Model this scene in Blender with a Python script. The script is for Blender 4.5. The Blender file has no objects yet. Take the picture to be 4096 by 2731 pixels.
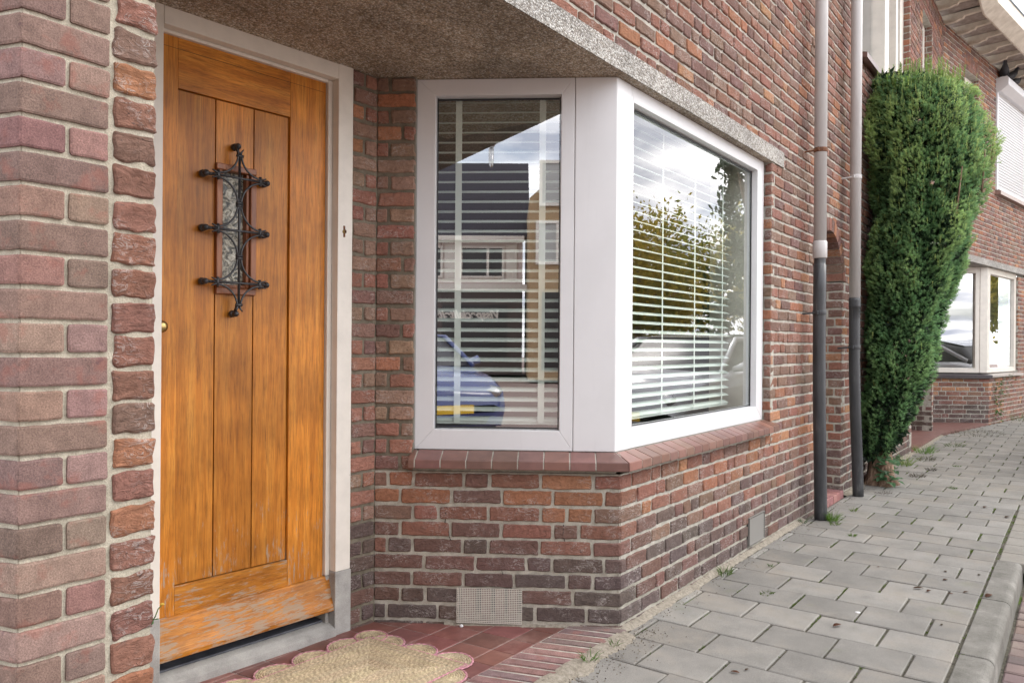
import bpy, math, random
import numpy as np
from mathutils import Vector, Matrix, noise
rnd = random.Random(7)
sc = bpy.context.scene
COL = sc.collection
cos, sin, pi = math.cos, math.sin, math.pi

# ------------------------------------------------------------------ frames
class Fm:
    """local frame of a wall: x runs along it, y into the building, z up"""
    def __init__(s, ox, oy, ang): s.ox, s.oy, s.c, s.s, s.ang = ox, oy, cos(ang), sin(ang), ang
    def P(s, x, y, z): return (s.ox+x*s.c-y*s.s, s.oy+x*s.s+y*s.c, z)
W = Fm(0, 0, 0)
AX, AY = -.5205, .814
CH = Fm(AX, AY, math.atan2(-AY, -AX))          # splayed corner wall
LC = math.hypot(AX, AY)
BK = Fm(AX, AY, math.radians(-4.4))            # back of the porch, door
FR = Fm(8.413, 0, math.radians(-9.6))          # neighbouring facade, street bends here
LF = Fm(-2.127, 0, math.atan2(-.964, .267))    # left return of the pier

# ------------------------------------------------------------------ mesh builder
class MB:
    def __init__(s): s.v=[]; s.f=[]; s.m=[]; s.c=[]; s.sm=[]
    def add(s, verts, faces, mat=0, col=(1,1,1), smooth=False):
        b=len(s.v); s.v.extend(verts)
        if isinstance(col, list): s.c.extend(col)
        else: s.c.extend([col]*len(verts))
        for f in faces:
            s.f.append(tuple(b+i for i in f)); s.m.append(mat); s.sm.append(smooth)
    def hexa(s, p, mat=0, col=(1,1,1)):
        # p: 4 bottom (ccw) then 4 top
        s.add(p, [(0,3,2,1),(4,5,6,7),(0,1,5,4),(1,2,6,5),(2,3,7,6),(3,0,4,7)], mat, col)
    def box(s, F, x0,x1,y0,y1,z0,z1, mat=0, col=(1,1,1)):
        q=[(x0,y0),(x1,y0),(x1,y1),(x0,y1)]
        s.hexa([F.P(x,y,z0) for x,y in q]+[F.P(x,y,z1) for x,y in q], mat, col)
    def quad(s,F,x0,x1,y,z0,z1,mat=0,col=(1,1,1)):
        s.add([F.P(x0,y,z0),F.P(x1,y,z0),F.P(x1,y,z1),F.P(x0,y,z1)],[(0,1,2,3)],mat,col)
    def prism(s, pts, z0, z1, mat=0, col=(1,1,1)):
        n=len(pts)
        vs=[(x,y,z0) for x,y in pts]+[(x,y,z1) for x,y in pts]
        fs=[tuple(range(n-1,-1,-1)), tuple(range(n,2*n))]+[(i,(i+1)%n,n+(i+1)%n,n+i) for i in range(n)]
        s.add(vs, fs, mat, col)
    def prof(s, F, prof, x0, x1, mat=0, col=(1,1,1), dx=None):
        # profile (y,z) ccw seen from -x, extruded along x
        n=len(prof); dx=dx or [0]*n
        vs=[F.P(x0,y,z) for y,z in prof]+[F.P(x1+dx[i],prof[i][0],prof[i][1]) for i in range(n)]
        fs=[tuple(range(n)), tuple(range(2*n-1,n-1,-1))]+[(i,n+i,n+(i+1)%n,(i+1)%n) for i in range(n)]
        s.add(vs, fs, mat, col)
    def tube(s, pts, rad, seg=10, mat=0, col=(1,1,1), cap=True, flat=(1,1), smooth=True):
        pts=[Vector(p) for p in pts]; n=len(pts)
        if not hasattr(rad,'__len__'): rad=[rad]*n
        vs=[]; up=None
        for i,p in enumerate(pts):
            t=(pts[min(i+1,n-1)]-pts[max(i-1,0)])
            t = t.normalized() if t.length>1e-9 else Vector((0,0,1))
            if up is None:
                up=Vector((0,0,1)) if abs(t.z)<.9 else Vector((1,0,0))
            a=t.cross(up)
            if a.length<1e-6: a=t.orthogonal()
            a.normalize(); b=a.cross(t).normalized(); up=b
            for k in range(seg):
                th=2*pi*k/seg
                vs.append(tuple(p+a*(cos(th)*rad[i]*flat[0])+b*(sin(th)*rad[i]*flat[1])))
        fs=[]
        for i in range(n-1):
            for k in range(seg):
                k2=(k+1)%seg
                fs.append((i*seg+k,i*seg+k2,(i+1)*seg+k2,(i+1)*seg+k))
        if cap:
            fs.append(tuple(range(seg-1,-1,-1))); fs.append(tuple((n-1)*seg+k for k in range(seg)))
        s.add(vs,fs,mat,col,smooth)
    def build(s, name, mats, parent=None, origin=(0,0,0), bevel=0, seg=2, **tags):
        if parent is not None: origin=parent['_o']
        o3=np.array(origin,dtype=np.float32)
        me=bpy.data.meshes.new(name)
        v=np.array(s.v,dtype=np.float32).reshape(-1,3)-o3
        me.from_pydata(v.tolist(),[],s.f)
        if not isinstance(mats,(list,tuple)): mats=[mats]
        for m in mats: me.materials.append(m)
        me.polygons.foreach_set('material_index', s.m)
        me.polygons.foreach_set('use_smooth', s.sm)
        ca=me.color_attributes.new('Col','FLOAT_COLOR','POINT')
        c=np.ones((len(s.v),4),dtype=np.float32); c[:,:3]=np.array(s.c,dtype=np.float32)
        ca.data.foreach_set('color', c.ravel())
        me.update()
        o=bpy.data.objects.new(name,me); COL.objects.link(o)
        if parent is not None: o.parent=parent
        else: o.location=origin
        o['_o']=list(origin)
        if bevel:
            b=o.modifiers.new('b','BEVEL'); b.width=bevel; b.segments=seg; b.limit_method='ANGLE'; b.angle_limit=math.radians(40)
            b.harden_normals=False
        for k,val in tags.items():
            if val is not None: o[k]=val
        return o
def empty(name, origin, label, category, group=None):
    o=bpy.data.objects.new(name,None); COL.objects.link(o); o.location=origin; o['_o']=list(origin)
    o['label']=label; o['category']=category; o.empty_display_size=.1
    if group: o['group']=group
    return o

# ------------------------------------------------------------------ materials
def mat(name, base=(.5,.5,.5), rough=.6, metal=0, attr=False, fn=None, spec=.5):
    m=bpy.data.materials.new(name); m.use_nodes=True
    nt=m.node_tree; N=nt.nodes; L=nt.links
    p=N['Principled BSDF']; p.inputs['Base Color'].default_value=(*base,1)
    p.inputs['Roughness'].default_value=rough; p.inputs['Metallic'].default_value=metal
    p.inputs['Specular IOR Level'].default_value=spec
    class K: pass
    k=K(); k.N=N; k.L=L; k.p=p; k.nt=nt
    def node(t,**kw):
        n=N.new(t)
        for a,b in kw.items(): setattr(n,a,b)
        return n
    def coord(scale=(1,1,1), rot=(0,0,0)):
        tc=node('ShaderNodeTexCoord'); mp=node('ShaderNodeMapping')
        mp.inputs['Scale'].default_value=scale; mp.inputs['Rotation'].default_value=rot
        L.new(tc.outputs['Object'],mp.inputs['Vector']); return mp.outputs[0]
    def noi(scale, detail=4, ro=.55, vec=None, dist=0):
        n=node('ShaderNodeTexNoise'); n.inputs['Scale'].default_value=scale; n.inputs['Detail'].default_value=detail
        n.inputs['Roughness'].default_value=ro; n.inputs['Distortion'].default_value=dist
        L.new(vec if vec is not None else coord(), n.inputs['Vector']); return n.outputs['Fac']
    def vor(scale, vec=None, feature='F1', out='Distance'):
        n=node('ShaderNodeTexVoronoi'); n.inputs['Scale'].default_value=scale; n.feature=feature
        L.new(vec if vec is not None else coord(), n.inputs['Vector']); return n.outputs[out]
    def ramp(fac, stops, interp='LINEAR'):
        r=node('ShaderNodeValToRGB'); r.color_ramp.interpolation=interp
        e=r.color_ramp.elements
        while len(e)>len(stops): e.remove(e[0])
        while len(e)<len(stops): e.new(.5)
        for i,(q,c) in enumerate(stops):
            e[i].position=q
            if not hasattr(c,'__len__'): c=(c,c,c)
            e[i].color=(*c,1)
        L.new(fac,r.inputs[0]); return r.outputs[0]
    def mix(a,b,fac,mode='MIX'):
        n=node('ShaderNodeMix',data_type='RGBA',blend_type=mode)
        for idx,val in ((0,fac),(6,a),(7,b)):
            if hasattr(val,'is_output') or hasattr(val,'links'): L.new(val,n.inputs[idx])
            elif hasattr(val,'__len__'): n.inputs[idx].default_value=(*val,1)
            else: n.inputs[idx].default_value=val
        return n.outputs[2]
    def bump(h, strength=.4, dist=.002, prev=None):
        n=node('ShaderNodeBump'); n.inputs['Strength'].default_value=strength; n.inputs['Distance'].default_value=dist
        L.new(h,n.inputs['Height'])
        if prev is not None: L.new(prev,n.inputs['Normal'])
        L.new(n.outputs[0],p.inputs['Normal']); return n.outputs[0]
    def math_(op,a,b=0.):
        n=node('ShaderNodeMath',operation=op)
        for i,val in enumerate((a,b)):
            if hasattr(val,'links'): L.new(val,n.inputs[i])
            else: n.inputs[i].default_value=val
        return n.outputs[0]
    def colour(c): L.new(c,p.inputs['Base Color'])
    k.node=node;k.coord=coord;k.noi=noi;k.vor=vor;k.ramp=ramp;k.mix=mix;k.bump=bump;k.math=math_;k.colour=colour
    k.attr=lambda: node('ShaderNodeAttribute',attribute_name='Col').outputs['Color']
    if fn: fn(k)
    return m

def f_brick(k):
    # hand-formed brick: creases with mortar haze
    v=k.coord((1,1,1.9))
    a=k.attr()
    n1=k.noi(55,6,.62,k.coord(),.4)
    c=k.mix(a,k.ramp(n1,[(.3,.65),(.5,1.05),(.72,1.4)]),.62,'MULTIPLY')
    cre=k.noi(30,5,.68,v,2.6)
    sm=k.ramp(cre,[(.53,0.),(.58,1.),(.63,0.)])
    patch=k.ramp(k.noi(12,2,.5),[(.45,0.),(.62,1.)])
    c=k.mix(c,(.55,.50,.47),k.math('MULTIPLY',k.math('MULTIPLY',sm,patch),.75))
    dk=k.ramp(k.noi(47,4,.7,v,2.),[(.61,0.),(.69,1.)])
    c=k.mix(c,(.06,.045,.045),k.math('MULTIPLY',dk,.75))
    k.colour(c)
    k.bump(k.math('ADD',k.math('MULTIPLY',k.noi(30,6,.68,v,2.6),1.),k.math('MULTIPLY',n1,.5)),1.,.013)
def f_sandbrick(k):
    a=k.attr(); n1=k.noi(30,5,.6)
    c=k.mix(a,k.ramp(n1,[(.3,.72),(.5,1.),(.7,1.25)]),.8,'MULTIPLY')
    g=k.noi(330,3,.8)
    c=k.mix(c,k.ramp(g,[(.32,.5),(.5,1.),(.68,1.55)]),.8,'MULTIPLY')
    bl=k.ramp(k.noi(16,4,.65),[(.56,0.),(.66,1.)]); c=k.mix(c,(.27,.10,.075),k.math('MULTIPLY',bl,.4))
    st=k.ramp(k.noi(22,3,.6),[(.68,0.),(.74,1.)])
    c=k.mix(c,(.09,.05,.06),k.math('MULTIPLY',st,.5))
    k.colour(c); k.bump(k.math('ADD',g,k.noi(60,4,.6)),.5,.002)
def f_mortar(k):
    n=k.noi(25,5,.6); g=k.noi(420,3,.7)
    c=k.mix(k.ramp(n,[(.3,(.33,.31,.265)),(.55,(.46,.435,.38)),(.75,(.57,.545,.49))]),k.ramp(g,[(.3,.6),(.6,1.15)]),.7,'MULTIPLY')
    k.colour(k.mix(c,k.attr(),1.,'MULTIPLY')); k.bump(k.math('ADD',g,k.math('MULTIPLY',k.noi(70,4,.6),1.5)),.6,.004)
M={}
M['brick']=mat('hand_formed_brick',rough=.88,fn=f_brick,spec=.3)
M['sandbrick']=mat('sand_faced_brick',rough=.92,fn=f_sandbrick,spec=.25)
M['mortar']=mat('mortar',rough=.95,fn=f_mortar,spec=.2)
def f_white(k):
    c=k.mix((.67,.665,.675),k.ramp(k.noi(5,4,.6),[(.3,.95),(.6,1.)]),1.,'MULTIPLY')
    st=k.ramp(k.noi(26,5,.7,k.coord((1,1,.06))),[(.58,1.),(.75,.95)]); c=k.mix(c,st,1.,'MULTIPLY')
    k.colour(k.mix(c,(.30,.26,.21),k.math('MULTIPLY',k.ramp(k.noi(130,4,.75),[(.74,0.),(.78,1.)]),.25)))
    k.bump(k.noi(900,2,.6),.15,.0006)
M['white']=mat('white_frame_plastic',rough=.38,fn=f_white)
def f_paint(k):
    c=k.mix((.72,.67,.60),k.ramp(k.noi(14,4,.6),[(.3,.9),(.6,1.)]),1.,'MULTIPLY')
    chip=k.ramp(k.noi(60,4,.7),[(.74,0.),(.755,1.)])
    k.colour(k.mix(c,(.2,.16,.12),chip)); k.bump(k.noi(120,4,.6),.12,.001)
M['paint']=mat('cream_gloss_paint',rough=.4,fn=f_paint)
def f_wood(vert):
    def f(k):
        sc_=(1,1,.055) if vert else (.055,1,1)
        v=k.coord(sc_)
        a=k.attr()
        sep=k.node('ShaderNodeSeparateColor'); k.L.new(a,sep.inputs[0])
        # offset the grain per board with the red channel
        add=k.node('ShaderNodeVectorMath',operation='ADD'); cmb=k.node('ShaderNodeCombineXYZ')
        k.L.new(k.math('MULTIPLY',sep.outputs[0],37.),cmb.inputs[0]); k.L.new(k.math('MULTIPLY',sep.outputs[0],11.),cmb.inputs[2])
        k.L.new(v,add.inputs[0]); k.L.new(cmb.outputs[0],add.inputs[1]); v=add.outputs[0]
        g=k.noi(30,5,.6,v,1.1); fine=k.noi(190,5,.72,v,.3)
        c=k.ramp(g,[(.22,(.32,.098,.010)),(.45,(.45,.158,.018)),(.6,(.53,.205,.028)),(.8,(.62,.28,.05))])
        c=k.mix(c,k.ramp(fine,[(.32,.5),(.5,1.),(.68,1.25)]),.8,'MULTIPLY')
        c=k.mix(c,k.ramp(k.noi(4.2,4,.6),[(.3,.66),(.65,1.15)]),.9,'MULTIPLY')
        tone=k.node('ShaderNodeCombineColor')
        for i in range(3): k.L.new(sep.outputs[1],tone.inputs[i])
        c=k.mix(c,tone.outputs[0],1.,'MULTIPLY')
        # dark pore lines
        k_=k.ramp(k.noi(90,3,.7,v,.5),[(.62,0.),(.72,1.)])
        c=k.mix(c,(.10,.035,.010),k.math('MULTIPLY',k_,.5))
        # weathered, worn varnish near the foot
        tc=k.node('ShaderNodeTexCoord'); sx=k.node('ShaderNodeSeparateXYZ'); k.L.new(tc.outputs['Object'],sx.inputs[0])
        hh=k.node('ShaderNodeMapRange'); k.L.new(sx.outputs[2],hh.inputs[0])
        hh.inputs[1].default_value=.10; hh.inputs[2].default_value=.80; hh.inputs[3].default_value=.125; hh.inputs[4].default_value=-.14
        w=k.math('ADD',k.noi(105,7,.74,k.coord((1,1,.13) if vert else (.13,1,1)),.3),hh.outputs[0])
        w=k.math('ADD',w,k.math('MULTIPLY',k.math('SUBTRACT',k.noi(9,3,.6),.5),.45))
        wm=k.ramp(w,[(.60,0.),(.67,1.)])
        c=k.mix(c,k.mix((.40,.32,.24),(.25,.18,.125),fine),k.math('MULTIPLY',wm,.88))
        k.colour(c)
        k.L.new(k.ramp(wm,[(0,.33),(1,.85)]),k.p.inputs['Roughness'])
        k.bump(k.math('ADD',fine,k.math('MULTIPLY',wm,-.3)),.28,.0012)
    return f
M['wood_v']=mat('varnished_hardwood_upright',rough=.35,fn=f_wood(True),spec=.3)
M['wood_h']=mat('varnished_hardwood_level',rough=.35,fn=f_wood(False),spec=.3)
M['wood_red']=mat('reddish_moulding_wood',(.24,.075,.025),.4,fn=lambda k:k.colour(k.ramp(k.noi(60,4,.6,k.coord((1,1,.1))),[(.3,(.13,.035,.012)),(.7,(.34,.12,.04))])))
M['dark']=mat('dark_gap',(.012,.011,.012),.8)
def f_iron(k): k.bump(k.noi(160,4,.6),.5,.002); k.colour(k.ramp(k.noi(80,3,.6),[(.35,(.012,.012,.014)),(.7,(.04,.04,.045))]))
M['iron']=mat('black_wrought_iron',rough=.42,fn=f_iron,spec=.6)
M['brass']=mat('dull_brass',(.42,.31,.13),.35,1)
def f_cstone(k):
    c=k.ramp(k.noi(12,5,.6),[(.3,(.26,.25,.235)),(.7,(.42,.405,.38))]); c=k.mix(c,k.ramp(k.noi(300,3,.7),[(.3,.7),(.6,1.1)]),.6,'MULTIPLY')
    k.colour(c); k.bump(k.noi(180,4,.6),.3,.002)
M['stone']=mat('grey_door_stone',rough=.8,fn=f_cstone)
M['slate']=mat('dark_blue_sill_strip',(.06,.065,.08),.45,fn=lambda k:k.colour(k.ramp(k.noi(15,4,.6),[(.3,(.045,.05,.065)),(.7,(.14,.145,.165))])))
def f_pebble(dark):
    def f(k):
        n=k.node('ShaderNodeTexVoronoi'); n.inputs['Scale'].default_value=150; k.L.new(k.coord(),n.inputs['Vector'])
        sep=k.node('ShaderNodeSeparateColor'); k.L.new(n.outputs['Color'],sep.inputs[0])
        if dark: c=k.ramp(sep.outputs[0],[(0,(.26,.195,.13)),(.35,(.52,.40,.28)),(.7,(.66,.55,.43)),(1,(.82,.76,.68))])
        else: c=k.ramp(sep.outputs[0],[(0,(.22,.19,.16)),(.3,(.42,.38,.33)),(.6,(.55,.52,.48)),(1,(.80,.78,.74))])
        c=k.mix(c,k.ramp(n.outputs['Distance'],[(.25,1.),(.6,.5)]),.9,'MULTIPLY')
        c=k.mix(c,k.ramp(k.noi(2.6,4,.6),[(.35,.62),(.6,1.08)]),.75 if dark else .35,'MULTIPLY')
        c=k.mix(c,k.ramp(k.noi(1.4,6,.7,k.coord((1,2.2,1)),.8),[(.42,1.05),(.56,.80),(.66,1.)]),1.,'MULTIPLY')
        k.colour(c)
        k.bump(k.math('SUBTRACT',1.,n.outputs['Distance']),.9,.006)
    return f
M['soffit']=mat('exposed_aggregate_brown',rough=.8,fn=f_pebble(True))
M['aggregate']=mat('exposed_aggregate_washed',rough=.75,fn=f_pebble(False))
def f_terra(k):
    c=k.mix(k.attr(),k.ramp(k.noi(18,4,.6),[(.3,.75),(.65,1.1)]),.8,'MULTIPLY'); k.colour(c); k.bump(k.noi(200,3,.6),.2,.001)
M['terra']=mat('brown_glazed_sill_tile',rough=.32,fn=f_terra)
def f_redtile(k):
    c=k.mix(k.attr(),k.ramp(k.noi(14,5,.65),[(.3,.7),(.65,1.15)]),.9,'MULTIPLY')
    d=k.ramp(k.noi(7,5,.7),[(.52,0.),(.75,1.)]); c=k.mix(c,(.34,.24,.21),k.math('MULTIPLY',d,.45))
    k.colour(c); k.bump(k.noi(160,4,.6),.25,.001)
M['redtile']=mat('red_quarry_tile',rough=.45,fn=f_redtile)
M['grout']=mat('pale_grout',(.36,.33,.30),.9,fn=lambda k:k.colour(k.ramp(k.noi(60,4,.6),[(.3,(.22,.20,.18)),(.7,(.42,.39,.36))])))
def f_paver(k):
    c=k.mix(k.attr(),k.ramp(k.noi(5,5,.65),[(.3,.78),(.65,1.1)]),.9,'MULTIPLY')
    g=k.noi(330,3,.75); c=k.mix(c,k.ramp(g,[(.28,.5),(.5,1.),(.72,1.35)]),.62,'MULTIPLY')
    pit=k.ramp(k.vor(62),[(.05,1.),(.12,0.)]); pm=k.ramp(k.noi(19,3,.6),[(.5,0.),(.62,1.)])
    c=k.mix(c,(.06,.055,.05),k.math('MULTIPLY',k.math('MULTIPLY',pit,pm),.7))
    # sand and dirt creeping from the wall foot and blotches
    d=k.ramp(k.noi(2.4,6,.7),[(.50,0.),(.70,1.)]); c=k.mix(c,(.27,.235,.19),k.math('MULTIPLY',d,.5))
    oil=k.ramp(k.noi(5.5,6,.75),[(.60,0.),(.70,1.)]); c=k.mix(c,(.12,.11,.10),k.math('MULTIPLY',oil,.35))
    wh=k.ramp(k.noi(34,4,.7),[(.70,0.),(.73,1.)]); c=k.mix(c,(.42,.40,.37),k.math('MULTIPLY',wh,.5))
    gr=k.ramp(k.noi(3.7,5,.75),[(.60,0.),(.72,1.)]); c=k.mix(c,(.17,.18,.11),k.math('MULTIPLY',gr,.35))
    k.colour(c); k.bump(k.math('ADD',g,k.noi(60,4,.6)),.35,.002)
M['paver']=mat('grey_concrete_paver',rough=.9,fn=f_paver,spec=.25)
def f_joint(k):
    c=k.ramp(k.noi(45,5,.7),[(.3,(.05,.045,.035)),(.6,(.13,.12,.095)),(.75,(.22,.20,.16))])
    g=k.ramp(k.noi(3.1,5,.7),[(.57,0.),(.66,1.)]); c=k.mix(c,k.ramp(k.noi(120,3,.7),[(.3,(.035,.06,.012)),(.7,(.14,.20,.04))]),k.math('MULTIPLY',g,.9))
    k.colour(c); k.bump(k.noi(220,4,.7),.8,.006)
M['joint']=mat('sandy_mossy_joint',rough=1.,fn=f_joint,spec=.1)
def f_sand(k):
    c=k.ramp(k.noi(60,6,.75),[(.25,(.12,.10,.075)),(.5,(.30,.265,.215)),(.75,(.42,.385,.33))])
    c=k.mix(c,(.05,.04,.03),k.math('MULTIPLY',k.ramp(k.vor(110),[(.1,1.),(.2,0.)]),.55))
    k.colour(c); k.bump(k.noi(180,5,.7),.9,.006)
M['sand']=mat('loose_sand_and_grit',rough=1.,fn=f_sand,spec=.1)
def f_kerb(k):
    c=k.ramp(k.noi(7,6,.7),[(.3,(.12,.115,.10)),(.6,(.21,.20,.18)),(.75,(.32,.305,.28))]); g=k.noi(300,3,.75)
    c=k.mix(c,k.ramp(g,[(.3,.5),(.55,1.1)]),.7,'MULTIPLY'); k.colour(c); k.bump(k.math('ADD',g,k.noi(40,5,.6)),.5,.004)
M['kerb']=mat('weathered_kerb_concrete',rough=.92,fn=f_kerb,spec=.2)
M['zinc']=mat('light_grey_downpipe_paint',(.50,.48,.47),.45,fn=lambda k:(k.colour(k.ramp(k.noi(5,5,.7,k.coord((3,3,.5))),[(.3,(.44,.42,.41)),(.7,(.55,.53,.52))])),k.bump(k.noi(14,3),.1,.003)))
def f_pipe(k):
    c=k.ramp(k.noi(6,6,.7,k.coord((4,4,.6))),[(.3,(.022,.024,.028)),(.6,(.05,.052,.056)),(.75,(.13,.13,.125))])
    k.colour(c); k.bump(k.noi(30,4,.6),.3,.002)
M['blackpipe']=mat('worn_black_cast_pipe',rough=.42,fn=f_pipe)
M['rust']=mat('rusty_steel',rough=.9,fn=lambda k:k.colour(k.ramp(k.noi(90,4,.7),[(.3,(.05,.025,.02)),(.7,(.26,.11,.05))])))
M['mesh_metal']=mat('pale_vent_metal',(.62,.58,.51),.5,.0); M['louvre']=mat('weathered_louvre',(.17,.16,.145),.7)
M['blind']=mat('pale_green_blind',(.76,.82,.76),.5)
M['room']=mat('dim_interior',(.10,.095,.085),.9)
M['gasket']=mat('black_rubber',(.012,.012,.014),.5)
# glass: thin pane, partly coated so it mirrors the street strongly
def glass(name, refl, tint=(.86,.93,.90), wav=0.0):
    m=bpy.data.materials.new(name); m.use_nodes=True; N=m.node_tree.nodes; L=m.node_tree.links
    N.remove(N['Principled BSDF'])
    tr=N.new('ShaderNodeBsdfTransparent'); tr.inputs[0].default_value=(*tint,1)
    gl=N.new('ShaderNodeBsdfGlossy'); gl.inputs['Roughness'].default_value=.004; gl.inputs[0].default_value=(.97,.97,1,1)
    lw=N.new('ShaderNodeLayerWeight'); lw.inputs['Blend'].default_value=.5
    pw=N.new('ShaderNodeMath'); pw.operation='POWER'; pw.inputs[1].default_value=4.; L.new(lw.outputs['Facing'],pw.inputs[0])
    mr=N.new('ShaderNodeMapRange'); mr.inputs[3].default_value=refl; mr.inputs[4].default_value=1.; L.new(pw.outputs[0],mr.inputs[0])
    mx=N.new('ShaderNodeMixShader'); L.new(mr.outputs[0],mx.inputs[0]); L.new(tr.outputs[0],mx.inputs[1]); L.new(gl.outputs[0],mx.inputs[2])
    L.new(mx.outputs[0],N['Material Output'].inputs[0])
    if wav:
        tc=N.new('ShaderNodeTexCoord'); n=N.new('ShaderNodeTexNoise'); n.inputs['Scale'].default_value=wav; n.inputs['Detail'].default_value=1
        b=N.new('ShaderNodeBump'); b.inputs['Strength'].default_value=.9; b.inputs['Distance'].default_value=.004 if wav>20 else .0012
        L.new(tc.outputs['Object'],n.inputs[0]); L.new(n.outputs[0],b.inputs['Height']); L.new(b.outputs[0],gl.inputs['Normal'])
    return m
M['glass']=glass('coated_window_glass',.15,(.97,1,.985))
M['glass_p']=glass('coated_porch_glass',.29,(.97,1,.985))
M['glass2']=glass('upper_window_glass',.35)
def f_rip(k):
    n=k.noi(46,3,.55,k.coord(),1.2); k.colour(k.ramp(n,[(.36,(.03,.03,.025)),(.46,(.13,.125,.095)),(.55,(.34,.31,.24)),(.68,(.62,.60,.50))])); k.bump(n,.7,.006)
M['ripple']=mat('rippled_door_glass',rough=.12,fn=f_rip)

# ------------------------------------------------------------------ brickwork
def rock(mb, F, x0,x1,z0,z1, col, res=(7,4), amp=.0018, jit=.0012, bev=.004, y0=0., mat_=0, deep=.024, taper0=0, rseed=None):
    nx,nz=res
    us=[0,min(.06,(.0045 if nx<7 else .0035)/(x1-x0))]+[i/(nx-1) for i in range(1,nx-1)]+[1-min(.06,(.0045 if nx<7 else .0035)/(x1-x0)),1]
    vz=min(.14,(.0045 if nx<7 else .0035)/(z1-z0)); vs_=[0,vz]+[i/(nz-1) for i in range(1,nz-1)]+[1-vz,1]
    NX,NZ=len(us),len(vs_)
    sd=rnd.random()*100
    V=[]
    for j,v in enumerate(vs_):
        for i,u in enumerate(us):
            edge=(i in(0,NX-1)) or (j in(0,NZ-1))
            x=x0+u*(x1-x0); z=z0+v*(z1-z0)
            if edge or i in(1,NX-2) or j in(1,NZ-2):
                x+= (noise.noise((x*45,z*45,sd)))*jit*2; z+=(noise.noise((x*45,z*45+9,sd+3)))*jit*2
            cr=(i in(0,NX-1)) and (j in(0,NZ-1))
            if edge or i in(1,NX-2) or j in(1,NZ-2):
                x+=noise.noise((x*14,z*14,sd+21))*jit*1.6; z+=noise.noise((x*14,z*14,sd+31))*jit*1.6
            if cr: x+= (.0015 if i==0 else -.0015); z+=(.0015 if j==0 else -.0015)
            d=noise.noise((x*60,z*110,sd))*amp+noise.noise((x*17,z*25,sd+7))*amp
            if edge: d+=bev
            V.append(F.P(x,y0+d,z))
    fs=[]; nv=len(V); V=V+V
    for j in range(NZ-1):
        for i in range(NX-1):
            a=j*NX+i+(nv if (i in(0,NX-2) or j in(0,NZ-2)) else 0); fs.append((a,a+1,a+NX+1,a+NX))
    ring=[i for i in range(NX)]+[j*NX+NX-1 for j in range(1,NZ)]+[(NZ-1)*NX+i for i in range(NX-2,-1,-1)]+[j*NX for j in range(NZ-2,0,-1)]
    b=len(V)
    for r in ring:
        p=V[r]; V.append(p)
    b2=len(V)
    for r in ring:
        p=V[r]; V.append((p[0]-F.s*deep, p[1]+F.c*deep, p[2]))
    n=len(ring)
    for q in range(n):
        fs.append((b+(q+1)%n,b+q,b2+q,b2+(q+1)%n))
    mb.add(V,fs,mat_,col,True)

def jitc(c, r, amt=.12):
    k=1+r.uniform(-amt,amt); return tuple(max(.01,x*k*(1+r.uniform(-amt*.35,amt*.35))) for x in c)
OR=(.42,.18,.095); RB=(.31,.14,.10); BR=(.25,.155,.115); PU=(.20,.11,.095); DK=(.135,.10,.093); TN=(.31,.205,.145); LO=(.50,.25,.13); BK_=(.11,.094,.092)
def pal_house(r, x, z):
    if z<.07: t=[(DK,3),(BK_,4),(PU,1)]
    elif z<.22: t=[(DK,4),(BK_,2),(PU,4)]
    elif z<.34: t=[(PU,4),(RB,4),(BR,2),(DK,2)]
    elif z<.62: t=[(RB,5),(OR,3),(BR,2),(LO,.7),(PU,1)]
    else: t=[(RB,8),(BR,6),(OR,2),(PU,5),(LO,.4)]
    return pick(t,r)
def pal_upper(r,x,z):
    return pick([(RB,8),(BR,5),(OR,2.2),(PU,5),(LO,.5),(DK,.5)],r)
def pal_porch(r,x,z):
    if z<.34 or (z<.61 and x>.05): return pal_house(r,x,z)
    return pick([(BR,4),(RB,5),(TN,3.5),(OR,1.6),(PU,1.4)],r,1.15)
def pick(t,r,kk=.88):
    s=sum(w for _,w in t)*r.random()
    for c,w in t:
        s-=w
        if s<=0: return jitc(tuple(kk*(.78*a+.22*m) for a,m in zip(c,(.265,.15,.112))),r)
    return jitc(t[-1][0],r)
corner_cols={}
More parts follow.
